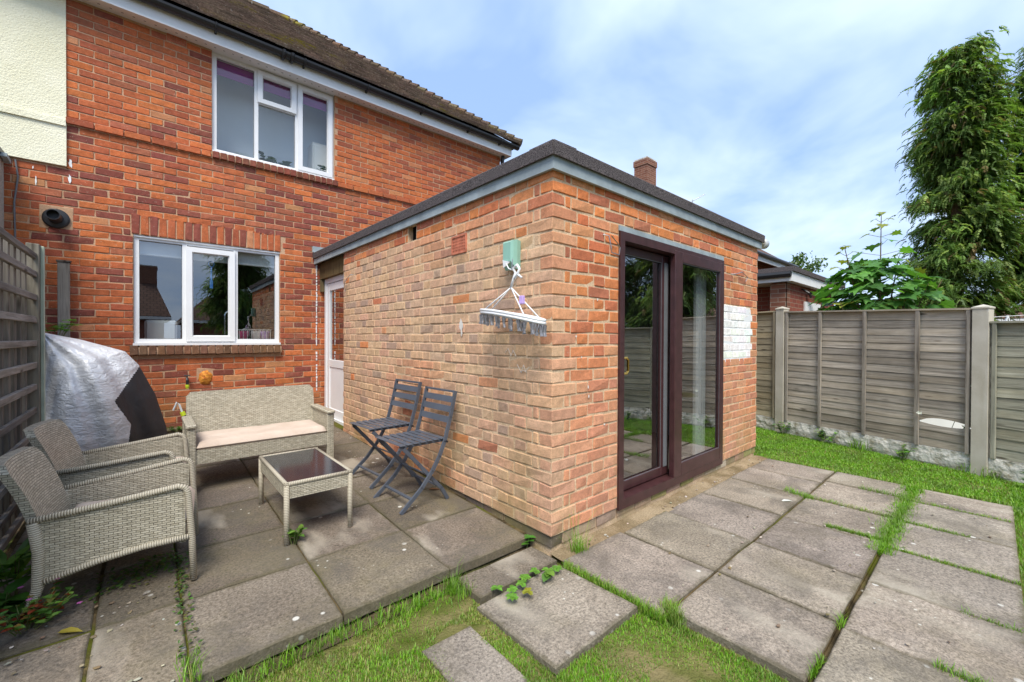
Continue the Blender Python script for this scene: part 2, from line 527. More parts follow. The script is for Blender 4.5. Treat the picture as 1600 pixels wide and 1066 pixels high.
c = t.mix(t.ramp(t.noise(p, 6, 6, 0.65), [(0.35, 0), (0.65, 1)]), (0.24, 0.175, 0.10), (0.40, 0.31, 0.20))
c = t.mix(t.ramp(t.noise(p, 2.2, 4), [(0.52, 0), (0.68, 0.7)]), c, (0.15, 0.115, 0.06))
c = t.mix(1.0, c, t.ramp(t.noise(p, 110, 4, 0.7), [(0.3, 0.6), (0.7, 1.3)]), 'MULTIPLY')
t.base(c); t.set(1.0, 0.05); t.bump(t.noise(p, 70, 6, 0.7), 0.8, 0.012); M['sand'] = t.m

t = NT('lawn_ground'); p = t.pos()
c = t.mix(t.ramp(t.noise(p, 7, 5), [(0.35, 0), (0.65, 1)]), (0.09, 0.11, 0.022), (0.21, 0.18, 0.075))
c = t.mix(t.ramp(t.noise(p, 3.1, 4), [(0.54, 0), (0.64, 0.5)]), c, (0.26, 0.20, 0.11))
t.base(c); t.set(1.0, 0.05); t.bump(t.noise(p, 80, 4), 0.8, 0.02); M['lawn'] = t.m

def leafmat(name, trans=0.35, rough=0.5, gloss=0.04):
    t = NT(name); t.t.nodes.remove(t.p)
    c = t.attr()
    df = t.n('ShaderNodeBsdfDiffuse'); t.l(c, df.inputs['Color'])
    tb = t.n('ShaderNodeBsdfTranslucent'); t.l(t.mix(1.0, c, (1.15, 1.25, 0.6), 'MULTIPLY'), tb.inputs['Color'])
    ms = t.n('ShaderNodeMixShader'); ms.inputs[0].default_value = trans
    t.l(df.outputs[0], ms.inputs[1]); t.l(tb.outputs[0], ms.inputs[2])
    gs_ = t.n('ShaderNodeBsdfGlossy'); gs_.inputs['Roughness'].default_value = rough
    m2 = t.n('ShaderNodeMixShader'); m2.inputs[0].default_value = gloss
    t.l(ms.outputs[0], m2.inputs[1]); t.l(gs_.outputs[0], m2.inputs[2]); t.l(m2.outputs[0], t.out.inputs['Surface'])
    return t.m
M['leaf'] = leafmat('leaf_green')
M['grass'] = leafmat('grass_blades', 0.4, 0.55)
M['needle'] = leafmat('conifer_spray', 0.38, 0.6)
t = NT('large_leaf')
p = t.pos(); c = t.mix(1.0, t.ocol(), t.ramp(t.noise(p, 25, 3), [(0.3, 0.8), (0.7, 1.2)]), 'MULTIPLY')
t.base(c); t.set(0.4, 0.4)
tb = t.n('ShaderNodeBsdfTranslucent'); t.l(t.mix(1.0, c, (1.3, 1.4, 0.5), 'MULTIPLY'), tb.inputs['Color'])
ms = t.n('ShaderNodeMixShader'); ms.inputs[0].default_value = 0.35
t.l(t.p.outputs[0], ms.inputs[1]); t.l(tb.outputs[0], ms.inputs[2]); t.l(ms.outputs[0], t.out.inputs['Surface'])
M['bigleaf'] = t.m

def woodmat(name, a, b, dirn='x', grey=(0.30, 0.28, 0.25)):
    t = NT(name); p = t.obj()
    sc = {'x': (3, 60, 60), 'y': (60, 3, 60), 'z': (60, 60, 3)}[dirn]
    rnd = t.n('ShaderNodeCombineXYZ'); r = t.orand()
    for i in range(3): t.l(t.math('MULTIPLY', r, 37.0), rnd.inputs[i])
    ad = t.n('ShaderNodeVectorMath', operation='ADD'); t.l(p, ad.inputs[0]); t.l(rnd.outputs[0], ad.inputs[1])
    q = t.mapping(ad.outputs[0], sc)
    g = t.noise(q, 1.0, 6, 0.6, 0.6)
    c = t.mix(t.ramp(g, [(0.3, 0), (0.7, 1)]), a, b)
    blotch = t.noise(t.mapping(ad.outputs[0], tuple(s*0.08 for s in sc)), 1.0, 4, 0.6)
    c = t.mix(t.math('MULTIPLY', t.ramp(blotch, [(0.45, 0), (0.65, 1)]), 0.6), c, grey)
    c = t.mix(t.ramp(t.noise(t.mapping(ad.outputs[0], tuple(s*0.16 for s in sc)), 1.3, 3), [(0.62, 0), (0.72, 0.75)]), c, (0.045, 0.036, 0.028))
    kv = t.vor(t.mapping(ad.outputs[0], tuple(2.2 if v < 10 else 9.0 for v in sc)), 1.0)
    c = t.mix(t.math('MULTIPLY', t.ramp(kv, [(0.05, 1), (0.13, 0)]), 0.8), c, (0.05, 0.038, 0.028))
    w2 = t.noise(t.pos(), 1.7, 4, 0.6)
    c = t.mix(1.0, c, t.ramp(w2, [(0.3, 0.72), (0.7, 1.22)]), 'MULTIPLY')
    c = t.mix(1.0, c, t.ocol(), 'MULTIPLY')
    t.base(c); t.set(0.9, 0.15); t.bump(g, 0.6, 0.005)
    return t.m
M['fencewood'] = woodmat('weathered_lap_board', (0.24, 0.215, 0.185), (0.50, 0.455, 0.395), 'x', (0.38, 0.315, 0.225))
M['postwood'] = woodmat('weathered_timber', (0.16, 0.14, 0.12), (0.36, 0.33, 0.29), 'z')
M['lathwood'] = woodmat('trellis_lath', (0.16, 0.145, 0.13), (0.37, 0.34, 0.31), 'y')
t = NT('post_concrete'); p = t.pos()
c = t.mix(t.ramp(t.noise(p, 4, 5), [(0.3, 0), (0.7, 1)]), (0.42, 0.38, 0.30), (0.56, 0.52, 0.44))
c = t.mix(t.ramp(t.noise(t.mapping(p, (6, 6, 1)), 1.5, 4), [(0.55, 0), (0.75, 0.5)]), c, (0.30, 0.26, 0.16))
t.base(c); t.set(0.95, 0.15); t.bump(t.noise(p, 90, 4), 0.5, 0.004); M['conc_post'] = t.m
t = NT('gravel_board_concrete'); p = t.pos()
c = t.mix(t.ramp(t.noise(p, 11, 5, 0.65), [(0.33, 0), (0.52, 1)]), (0.28, 0.25, 0.17), (0.58, 0.56, 0.50))
t.base(c); t.set(0.95, 0.15); t.bump(t.noise(p, 14, 5), 1.0, 0.03); M['conc_board'] = t.m

def wicker(name, k=1.0):
    t = NT(name); p = t.uv()
    b = t.n('ShaderNodeTexBrick'); b.offset = 0.5; b.squash = 1.0
    t.l(p, b.inputs['Vector'])
    b.inputs['Scale'].default_value = 1.0
    b.inputs['Brick Width'].default_value = 0.031; b.inputs['Row Height'].default_value = 0.0100
    b.inputs['Mortar Size'].default_value = 0.0012; b.inputs['Mortar Smooth'].default_value = 0.6; b.inputs['Bias'].default_value = 0.0
    b.inputs['Color1'].default_value = (0.38*k, 0.34*k, 0.255*k, 1); b.inputs['Color2'].default_value = (0.53*k, 0.485*k, 0.38*k, 1)
    b.inputs['Mortar'].default_value = (0.13, 0.115, 0.085, 1)
    c = t.mix(1.0, b.outputs['Color'], t.ramp(t.noise(t.mapping(p, (30, 130, 1)), 1.0, 3), [(0.3, 0.72), (0.7, 1.2)]), 'MULTIPLY')
    t.base(c); t.set(0.5, 0.35)
    t.bump(t.math('SUBTRACT', 1.0, b.outputs['Fac']), 0.9, 0.004)
    return t.m
M['wicker'] = wicker('grey_wicker', 1.15)
t = NT('wrapped_wicker'); p = t.uv()
w = t.n('ShaderNodeTexWave', wave_type='BANDS', bands_direction='Y'); w.inputs['Scale'].default_value = 34.0; w.inputs['Distortion'].default_value = 0.6
t.l(p, w.inputs['Vector'])
c = t.mix(t.ramp(w.outputs['Fac'], [(0.05, 0), (0.4, 1)]), (0.23, 0.20, 0.145), (0.55, 0.495, 0.385))
t.base(c); t.set(0.5, 0.35); t.bump(w.outputs['Fac'], 0.7, 0.003); M['wrap'] = t.m
t = NT('beige_cushion'); p = t.pos()
c = t.mix(t.ramp(t.noise(p, 5, 4), [(0.3, 0), (0.7, 1)]), (0.52, 0.415, 0.335), (0.62, 0.515, 0.43))
t.base(c); t.set(0.95, 0.1); t.bump(t.math('ADD', t.noise(p, 14, 4, 0.6, 0.5), t.math('MULTIPLY', t.noise(p, 400, 2), 0.15)), 0.5, 0.02); M['cushion'] = t.m
t = NT('silver_tarpaulin'); p = t.pos()
c = t.mix(t.ramp(t.noise(p, 7, 5), [(0.3, 0), (0.7, 1)]), (0.60, 0.61, 0.64), (0.76, 0.77, 0.80))
t.base(c); t.set(0.38, 0.6, 0.15)
t.bump(t.math('ADD', t.noise(t.mapping(p, (1, 1, 1.6)), 16, 5, 0.6, 0.8), t.math('MULTIPLY', t.noise(p, 5, 3, 0.5, 0.5), 1.2)), 0.9, 0.02); M['tarp'] = t.m
t = NT('black_tarpaulin'); p = t.pos()
t.base((0.022, 0.023, 0.028)); t.set(0.55, 0.5); t.bump(t.noise(p, 9, 4, 0.5, 0.6), 0.4, 0.02); M['tarp_black'] = t.m
t = NT('cream_roughcast'); p = t.pos()
c = t.mix(t.ramp(t.noise(p, 3, 5), [(0.3, 0), (0.7, 1)]), (0.80, 0.77, 0.56), (0.88, 0.85, 0.66))
t.base(c); t.set(0.95, 0.1); t.bump(t.noise(p, 75, 3, 0.6), 0.55, 0.015); M['cream'] = t.m
t = NT('grey_pebbledash'); p = t.pos()
c = t.mix(t.ramp(t.noise(p, 60, 4), [(0.3, 0), (0.7, 1)]), (0.34, 0.33, 0.29), (0.56, 0.54, 0.48))
t.base(c); t.set(0.95, 0.1); t.bump(t.noise(p, 70, 4), 0.9, 0.02); M['dash'] = t.m
t = NT('roof_tile'); p = t.pos()
c = t.mix(1.0, t.attr(), t.ramp(t.noise(p, 40, 4), [(0.3, 0.6), (0.7, 1.4)]), 'MULTIPLY')
c = t.mix(t.ramp(t.noise(p, 26, 3), [(0.64, 0), (0.70, 0.7)]), c, (0.45, 0.43, 0.38))
ms_ = t.math('MULTIPLY', t.ramp(t.noise(p, 0.9, 4), [(0.56, 0), (0.64, 1)]), t.ramp(t.noise(p, 14, 3), [(0.45, 0), (0.6, 0.9)]))
c = t.mix(ms_, c, (0.26, 0.22, 0.03))
t.base(c); t.set(0.95, 0.1); t.bump(t.noise(p, 60, 4), 0.6, 0.01); M['tile'] = t.m
t = NT('expanding_foam'); p = t.pos()
t.base(t.ramp(t.noise(p, 40, 4), [(0.35, (0.45, 0.13, 0.02)), (0.65, (0.80, 0.36, 0.05))])); t.set(0.7, 0.3); t.bump(t.noise(p, 60, 4), 0.8, 0.01); M['foam'] = t.m

# ------------------------------------------------------------------ setting: ground
def fence_x(y):      # boundary line on the right
    return 4.9+(y-0.25)*(4.29-4.9)/(-1.62-0.25)
mb = MB()
mb.add([(-150, -150, -0.16), (150, -150, -0.16), (150, 150, -0.16), (-150, 150, -0.16)], [(0, 1, 2, 3)])
tag(mb.build('ground', M['soil']), kind='structure')
mb = MB()
def lawn_z(u, v):
    x = -2.6+u*9.0; y = -12+v*14.5
    return (x, y, -0.135+0.012*vn(x, y, 0, 2.5))
mb.grid(lawn_z, 60, 90)
tag(mb.build('lawn', M['lawn'], smooth=True), kind='structure')

def patio_z(y): return -0.052+0.032*y
# bedding below the left patio
mb = MB()
mb.hexa([(-2.36, 0.20, -0.3), (0.1, 0.20, -0.3), (0.1, 4.6, -0.3), (-2.36, 4.6, -0.3),
         (-2.36, 0.20, patio_z(.2)-0.013), (0.1, 0.20, patio_z(.2)-0.013), (0.1, 4.6, patio_z(4.6)-0.013), (-2.36, 4.6, patio_z(4.6)-0.013)])
patio = tag(mb.build('patio', M['joint']), kind='structure')
mb = MB(); mb.box(0.03, 3.18, -0.709, 0.05, -0.3, -0.114); mb.box(0.10, 3.18, -1.2449, -0.7091, -0.3, -0.114); mb.box(-0.52, 3.18, -1.78, -1.2451, -0.3, -0.128)
paving = tag(mb.build('paved_area', M['joint']), kind='structure')

def slab(parent, x0, x1, y0, y1, z, th=0.045, mat='slab', slope=0.0, tilt=0.0035, shade=None, name='paving_slab'):
    mb = MB()
    n = 7
    g = 0.004
    x0 += g; x1 -= g; y0 += g; y1 -= g
    cx, cy = (x0+x1)/2, (y0+y1)/2
    tx, ty = random.uniform(-tilt, tilt), random.uniform(-tilt, tilt)
    top = []
    def edge(u, v):
        e = 0.0055
        jx = e*vn((x0+u)*9, (y0+v)*9, 3.1); jy = e*vn((x0+u)*9, (y0+v)*9, 8.7)
        return jx, jy
    def P(i, j, dz, ins):
        u = i/(n-1); v = j/(n-1)
        x = x0+ins+(x1-x0-2*ins)*u; y = y0+ins+(y1-y0-2*ins)*v
        jx, jy = edge(u*(x1-x0), v*(y1-y0))
        return (x+jx, y+jy, z+dz+slope*(y-cy)+tx*(x-cx)/0.28+ty*(y-cy)/0.28+0.0012*vn(x, y, 0, 9))
    vs = [P(i, j, 0, 0.005) for i in range(n) for j in range(n)]
    fs = [(i*n+j, (i+1)*n+j, (i+1)*n+j+1, i*n+j+1) for i in range(n-1) for j in range(n-1)]
    ring = [(i, 0) for i in range(n)]+[(n-1, j) for j in range(1, n)]+[(i, n-1) for i in range(n-2, -1, -1)]+[(0, j) for j in range(n-2, 0, -1)]
    o1 = len(vs); vs += [P(i, j, -0.005, 0.0) for i, j in ring]
    o2 = len(vs); vs += [P(i, j, -th, 0.0) for i, j in ring]
    m = len(ring)
    for k in range(m):
        k2 = (k+1) % m
        a, b = ring[k], ring[k2]
        fs.append((a[0]*n+a[1], o1+k, o1+k2, b[0]*n+b[1]))
        fs.append((o1+k, o2+k, o2+k2, o1+k2))
    mb.add(vs, fs)
    s = shade if shade else random.uniform(0.82, 1.15)
    return mb.build(name, M[mat], parent, color=(s, s*random.uniform(0.96, 1.0), s*random.uniform(0.92, 1.0)))

# left patio slabs

xs = [0.0, -0.585, -1.132, -1.665, -1.95]
ysr = [0.170, 0.712, 1.222, 1.795, 2.29, 2.81, 3.36, 3.92, 4.47]
for i in range(len(xs)-1):
    for j in range(len(ysr)-1):
        y0, y1 = ysr[j], ysr[j+1]
        slab(patio, xs[i+1], xs[i]-(0.012 if i == 0 else 0), y0, y1, patio_z((y0+y1)/2)+random.uniform(-0.003, 0.003), 0.05, 'slab_left', 0.032,
             shade=(0.95 if j == 0 else random.uniform(0.68, 0.9)))
# weathered concrete margin on the far left
for j, (y0, y1) in enumerate(((0.10, 0.72), (0.73, 1.9), (1.91, 3.1), (3.11, 4.47))):
    slab(patio, -2.34, -1.955, y0, y1, patio_z((y0+y1)/2)-0.008, 0.05, 'slab_left', 0.032, shade=(1.25, 0.9, 0.8, 0.8)[j], name='concrete_strip')
# right paving
cols = [(-0.70, -0.115), (-1.245, -0.708), (-1.800, -1.262)]
xr = [[0.0, 0.56, 1.09, 1.66, 2.22, 2.70, 3.20], [0.055, 0.565, 1.08, 1.66, 2.21, 2.80, 3.20], [-0.55, 0.005, 0.525, 1.07, 1.645, 2.20, 2.76, 3.20]]
for (y0, y1), xx in zip(cols, xr):
    for a, b in zip(xx[:-1], xx[1:]):
        if y1 > -0.2 and a < 0.1: y1_ = -0.09
        else: y1_ = y1
        slab(paving, a, b, y0, y1_, -0.098+random.uniform(-0.003, 0.003), 0.05, 'slab', shade=random.uniform(0.88, 1.18))
mb = MB()
mb.grid(lambda u, v: (0.0+3.22*u, 0.01-0.15*v, -0.106+0.012*vn(u*3.2*4, v*2, 5)+0.010*(1-v)), 60, 6)
mb.build('mortar_strip', M['sand'], paving, smooth=True)
slab(paving, -0.60, -0.03, -0.60, -0.072, -0.105, 0.05, 'slab', shade=0.95, tilt=0.008)
slab(paving, -0.565, -0.005, -0.064, 0.155, -0.098, 0.05, 'slab_left', shade=0.95)
slab(paving, -0.93, -0.68, -0.62, -0.15, -0.128, 0.04, 'slab', shade=0.9, tilt=0.006)
# broken ground below the left patio edge
mb = MB()
mb.grid(lambda u, v: (-2.4+2.4*u, 0.22-0.10*v, -0.125+0.05*(1-v)*abs(vn(u*9, v*3, 2))), 60, 6)
tag(mb.build('soil_bank', M['soil'], smooth=True), kind='structure')

# ------------------------------------------------------------------ brickwork
def make_brick_meshes(length, n, depth=0.06, hgt=0.065, c=0.004, jit=0.0036):
    out = []
    for i in range(n):
        mb = MB(); mb.cbox(-length/2, length/2, 0.0, depth, -hgt/2, hgt/2, c, jit)
        out.append(mb.mesh('brick', M['brick_o']))
    return out
BR_S = make_brick_meshes(0.215, 7)
BR_H = make_brick_meshes(0.1025, 6)
BR_Q = make_brick_meshes(0.046, 3)
BR_C = make_brick_meshes(0.215, 5, 0.1025)
BR_V = make_brick_meshes(0.065, 5, 0.07, 0.215)     # soldiers
BR_E = make_brick_meshes(0.065, 5, 0.14, 0.105, 0.006, 0.004)     # brick on edge sills

def jc(c, j=0.08):
    k = random.uniform(1-j*1.4, 1+j*1.4)
    return tuple(max(0.01, v*k*random.uniform(1-j*0.5, 1+j*0.5)) for v in c)
H_PAL = [((0.57, 0.165, 0.058), 5), ((0.50, 0.140, 0.056), 5), ((0.40, 0.108, 0.054), 3), ((0.26, 0.078, 0.056), 2.2), ((0.56, 0.25, 0.115), 0.8), ((0.40, 0.13, 0.07), 2)]
E_PAL = [((0.66, 0.22, 0.075), 5), ((0.56, 0.165, 0.075), 3), ((0.46, 0.155, 0.085), 1.3), ((0.66, 0.29, 0.14), 2)]
def pick(pal):
    r = random.uniform(0, sum(w for _, w in pal))
    for c, w in pal:
        r -= w
        if r <= 0: return c
    return pal[0][0]
def lerp(a, b, t): return tuple(x+(y-x)*t for x, y in zip(a, b))

def house_col(x, z):
    c = jc(pick(H_PAL))
    n = vn(x, z, 4.0, 0.55)
    if n > 0.15 and random.random() < 0.5*n+0.1: c = jc((0.27, 0.08, 0.056))
    if x > 0 and z > 3.3: c = lerp(c, (0.52, 0.14, 0.05), 0.35)
    return c
def ext_left_col(y, z):
    c = jc(pick(E_PAL))
    w = 0.98+0.35*vn(y, z, 1.0, 1.3)
    if z > 2.02: w -= 0.8
    elif z > 1.7 and y < 1.7: w -= 0.95*(1-y/1.7)*((z-1.7)/0.3)
    if z < 0.95 and y > 1.0: w -= 0.22
    if z < 0.16: w -= 0.25
    w = max(0, min(0.92, w+random.uniform(-0.10, 0.10)))
    wash = random.choice(((0.68, 0.46, 0.29), (0.66, 0.43, 0.275), (0.60, 0.41, 0.275), (0.69, 0.47, 0.285), (0.68, 0.42, 0.28)))
    r = random.random()
    if r < 0.022: w *= 0.15
    elif r < 0.09: wash = (0.47, 0.335, 0.25)
    return jc(lerp(c, wash, w), 0.04)
def ext_door_col(x, z):
    c = jc(pick(E_PAL))
    w = 0.12+0.36*max(0, 1.45-z)+0.25*vn(x, z, 7, 1.5)
    if x < 0.11: w += 0.4
    w = max(0, min(0.8, w))
    c = lerp(c, (0.68, 0.38, 0.25), w)
    if 2.34 < x < 3.03 and 0.94 < z < 1.47:
        c = (0.97, 0.95, 0.90) if not (2.5 < x < 2.62 and 1.08 < z < 1.13) else (0.6, 0.2, 0.08)
        c = tuple(v*random.uniform(0.93, 1.03) for v in c)
    return c

def cut(intervals, a, b):
    out = []
    for (p, q, k) in intervals:
        if q <= a or p >= b: out.append((p, q, k)); continue
        if a-p > 0.03: out.append((p, a-0.004, k))
        if q-b > 0.03: out.append((b+0.004, q, k))
    return out

class Wall:
    """brick faces on a wall plane; every brick a dict, the largest become objects"""
    def __init__(s): s.b = []
    def add(s, kind, c, rot, length, depth, hgt, col, mesh_list, sx=1.0, name='brick'):
        s.b.append(dict(kind=kind, c=c, rot=rot, l=length, d=depth, h=hgt, col=col, ml=mesh_list, sx=sx, name=name))
    def emit(s, parent, nmax, stuff_name):
        def score(b):
            q = px(b['c'])
            if q is None or not (-40 < q[0] < 1640 and -40 < q[1] < 1106): return -1
            v = Vector(b['c'])-CAMPOS
            nrm = Vector((math.sin(b['rot']), -math.cos(b['rot']), 0))
            return b['l']*b['h']*abs(v.normalized().dot(nrm))/v.length_squared
        br = sorted(s.b, key=score, reverse=True)
        for b in br[:nmax]:
            me = random.choice(b['ml'])
            rz = b['rot']+(random.uniform(-0.006, 0.006))
            flip = random.random() < 0.5
            cc_ = b['c']; cc_ = (cc_[0], cc_[1], cc_[2]+random.uniform(-0.002, 0.002))
            o = link(b['name'], me, parent, cc_, (math.pi if False else 0, random.uniform(-0.006, 0.006), rz), (b['sx']*random.uniform(0.975, 1.012), 1, random.uniform(0.93, 1.03)), b['col'])
        rest = br[nmax:]
        if rest:
            mb = MB()
            for b in rest:
                mb.cc = b['col']
                t = MB(); t.cbox(-b['l']/2, b['l']/2, random.uniform(-0.0015, 0.0015), b['d'], -b['h']/2, b['h']/2, 0.004, 0.002)
                m = Matrix.Rotation(b['rot'], 4, 'Z'); m.translation = b['c']
                mb.add([m @ Vector(p) for p in t.v], t.f)
            tag(mb.build(stuff_name, M['brick_a'], parent), kind='stuff')

# ------------------------------------------------------------------ the house
HY = 4.517
house = thing('house', 'red brick two storey house with white windows and brown tiled roof', 'house', (0.0, 4.6, 0.0))
inv = Matrix.Translation((0.0, -4.6, 0.0))
def hb(mb, name, m, parent=None, **k):
    """build in world coordinates, parented to the house"""
    o = mb.build(name, m, parent or house, **k)
    return o
# keep the parent empty at the origin of coordinates for children: shift meshes
house.location = (0, 0, 0)

W1 = (-1.89, -0.45, 1.07, 2.29)      # lower window opening
W2 = (-1.182, 0.245, 3.405, 4.605)   # upper window opening
core_y = HY+0.006
mb = MB()
def holed(mb, x0, x1, z0, z1, y0, y1, hole):
    a, b, c, d = hole
    if z0 < c: mb.box(x0, x1, y0, y1, z0, c)
    if d < z1: mb.box(x0, x1, y0, y1, d, z1)
    mb.box(x0, a, y0, y1, c, d); mb.box(b, x1, y0, y1, c, d)
holed(mb, -4.6, 3.29, -0.2, 3.315, core_y, HY+0.28, W1)
holed(mb, -4.6, 3.29, 3.315, 4.62, core_y-0.012, HY+0.28, (W2[0], W2[1], W2[2], 4.62))
mb.box(3.05, 3.29, HY+0.281, 11.0, -0.2, 4.62)
mb.box(-4.6, 3.29, 10.8, 11.0, -0.2, 4.62)
hwall = mb.build('wall', M['mortar_h'], house)
wl = Wall()
course = 0.075
k = 0
z0 = 3.318-0.075*45
while True:
    zb = z0+k*course
    zc = zb+0.0375
    if zc > 4.60: break
    upper = zb > 3.31
    off = 0.1125 if k % 2 else 0.0
    iv = []
    x = -3.2+off+random.uniform(-0.006, 0.006)
    while x < 3.29:
        L = 0.215+random.uniform(-0.003, 0.003)
        iv.append((x, min(x+L, 3.292), 's')); x += 0.225
    if 1.07 < zc < 2.29: iv = cut(iv, W1[0], W1[1])
    if 0.94 < zc < 1.07: iv = cut(iv, W1[0]-0.01, W1[1]+0.01)
    if 2.29 < zc < 2.515: iv = cut(iv, W1[0]-0.02, W1[1]+0.03)
    if 3.405 < zc: iv = cut(iv, W2[0], W2[1])
    if 3.318 < zc < 3.405: iv = cut(iv, W2[0]-0.01, W2[1]+0.01)
    if zc > 2.886: iv = cut(iv, -5, -2.40)
    if 4.53 < zc: iv = cut(iv, -1.605, -1.425)
    if abs(zc-2.346) < 0.10: iv = cut(iv, -2.57, -2.36)
    for a, b, _ in iv:
        if b-a < 0.03: continue
        L = b-a
        ml = BR_S if L > 0.15 else BR_H
        base = 0.215 if L > 0.15 else 0.1025
        # do not build what the extension hides
        if a > 0.16 and zc < 2.2: continue
        wl.add('s', ((a+b)/2, HY+(-0.030 if 3.31 < zb < 3.33 else -0.012 if upper else 0)+random.uniform(-0.002, 0.002), zc), 0.0, L, 0.05, 0.0645, house_col((a+b)/2, zc), ml, L/base)
    k += 1
wl.emit(hwall, 300, 'brick_courses')
# soldier course above the lower window, brick on edge sills
n = 19
for i in range(n+1):
    x = -1.90+0.0775*i+0.03
    if x > -0.41: break
    link('soldier_brick', random.choice(BR_V), hwall, (x, HY-0.001, 2.402), (0, random.uniform(-0.012, 0.012), 0), (1.0, 1, 1), house_col(x, 2.4))
for i in range(20):
    x = -1.905+0.0775*i+0.02
    if x > -0.42: break
    link('sill_brick', random.choice(BR_E), hwall, (x, HY-0.055, 1.012), (rad(-7), 0, random.uniform(-0.02, 0.02)), (1.05, 1, 1), jc((0.17, 0.085, 0.05), 0.15))
for i in range(19):
    x = -1.175+0.0775*i+0.03
    if x > 0.25: break
    link('sill_brick', random.choice(BR_E), hwall, (x, HY-0.035, 3.362), (rad(-5), 0, random.uniform(-0.01, 0.01)), (1.05, 1, 0.8), jc((0.20, 0.065, 0.043), 0.15))
mb = MB(); mb.box(-1.90, -0.44, HY-0.040, HY+0.06, 0.965, 1.045); mb.build('sill_mortar', M['mortar_h'], hwall)
mb = MB(); mb.box(-1.18, 0.24, HY-0.02, HY+0.06, 3.325, 3.392)
mb.build('sill_mortar', M['mortar_h'], hwall)

# cream rendered half of the neighbour, pebble-dash projection
mb = MB()
mb.box(-4.6, -2.391, HY-0.028, HY+0.003, 2.886, 4.60)
mb.box(-4.6, -2.393, HY-0.045, HY-0.027, 3.285, 3.345)
nb = mb.build('rendered_panel', M['cream'])
tag(nb, 'cream roughcast render on the neighbouring half, above the black flue', 'wall')
ne = thing('neighbour_extension', 'grey pebbledash wall with dark roof edge at the far left', 'wall')
mb = MB(); mb.box(-4.6, -2.80, 3.3, HY-0.03, -0.1, 2.84); mb.build('wall', M['dash'], ne)
mb = MB(); mb.box(-4.6, -2.785, 3.25, HY-0.03, 2.845, 2.89); mb.build('roof_edge', M['black'], ne)
mb = MB(); mb.bar((-2.77, 4.30, 2.835), (-2.77, 4.46, 2.815), 0.04, 0.035); mb.build('gutter', M['leadgrey'], ne)

# soffit, fascia, gutter, roof
SOF = 4.612
mb = MB(); mb.box(-4.6, 3.40, 4.341, HY+0.05, SOF, SOF+0.02)
so_ = mb.build('soffit', M['white'], house)
mb = MB()
for i in range(86):
    x = -4.5+i*0.09
    mb.box(x, x+0.028, 4.36, 4.372, SOF-0.003, SOF+0.002) if False else mb.box(x, x+0.02, 4.43, 4.438, SOF-0.002, SOF+0.003)
mb.build('vent_slot', M['gasket'], so_)
mb = MB(); mb.box(-4.6, 3.42, 4.318, 4.340, SOF-0.02, 4.765); mb.box(3.40, 3.42, 4.341, 6.0, SOF-0.02, 4.765)
mb.build('fascia', M['white'], house)
gt = MB()
pr = []
for i in range(9):
    a = math.pi*(i/8)
    pr.append((4.26-0.058*math.cos(a), 4.775-0.062*math.sin(a)))
pr += [(q[0]*0.0+4.26+(q[0]-4.26)*0.9, 4.775+(q[1]-4.775)*0.9) for q in pr[::-1]]
gt.prism(pr, -4.6, 3.53, 'x')
gut = gt.build('gutter', M['black'], house)
for x in (-3.1, -2.15, -1.17, -0.22, 0.62, 1.5, 2.4, 3.1):
    mb = MB()
    pts = [(x, 4.26-0.064*math.cos(math.pi*i/8), 4.775-0.07*math.sin(math.pi*i/8)) for i in range(9)]
    mb.tube(pts, 0.012, 6); mb.bar((x, 4.31, 4.70), (x, 4.315, 4.79), 0.02, 0.02)
    mb.build('gutter_bracket', M['black'], gut)
for x in (-0.42,):
    mb = MB()
    for dx_ in (-0.05, 0.05):
        mb.tube([(x+dx_, 4.26-0.068*math.cos(math.pi*i/8), 4.775-0.075*math.sin(math.pi*i/8)) for i in range(9)], 0.02, 6)
    mb.build('gutter_joint', M['black'], gut)
mb = MB(); mb.tube([(3.32, 4.45, 4.63), (3.33, 4.5, 4.4), (3.35, 4.55, 3.2)], 0.035, 8); mb.build('downpipe', M['black'], house)

E0 = Vector((3.56, 4.20, 4.80)); R0 = Vector((0.35, 7.5, 7.375))
mb = MB()
mb.add([(-6, 4.24, 4.775), (3.53, 4.24, 4.775), (0.35, 7.5, 7.345), (-6, 7.5, 7.345)], [(0, 1, 2, 3)])
mb.add([(3.53, 4.24, 4.775), (3.53, 10.9, 4.775), (0.35, 7.5, 7.345)], [(0, 1, 2)])
mb.add([(-6, 10.9, 4.775), (3.53, 10.9, 4.775), (0.35, 7.5, 7.345), (-6, 7.5, 7.345)], [(0, 1, 2, 3)])
roof = mb.build('roof', M['dark'], house)
sl_v = Vector((0, R0.y-E0.y, R0.z-E0.z)); SL = sl_v.length; sl_u = sl_v/SL
nrm_u = Vector((0, -sl_u.z, sl_u.y))
mb = MB()
nrow = int(SL/0.098)
for i in range(nrow):
    s = i*0.098
    hipx = E0.x+(R0.x-E0.x)*(s/SL)
    x = -4.2+(0.083 if i % 2 else 0)
    while x < hipx-0.02:
        x1 = min(x+0.162, hipx+0.03)
        j = random.uniform(-0.004, 0.004); tl = random.uniform(0.016, 0.026)
        b0 = Vector((0, E0.y, E0.z))+sl_u*(s+random.uniform(-0.006, 0.006)); b1 = b0+sl_u*0.13
        f = random.uniform(0.7, 1.35)
        mb.cc = (0.205*f, 0.155*f*random.uniform(0.95, 1.05), 0.120*f)
        lo = nrm_u*(0.012+j); hi = nrm_u*(0.012+tl+j)
        P = lambda xx, q, o: (xx, q.y+o.y, q.z+o.z)
        mb.hexa([P(x, b0, lo), P(x1, b0, lo), P(x1, b1, -lo*0.6), P(x, b1, -lo*0.6), P(x, b0, hi), P(x1, b0, hi), P(x1, b1, lo*0.2), P(x, b1, lo*0.2)])
        x += 0.165
tag(mb.build('roof_tiles', M['tile'], roof), kind='stuff')
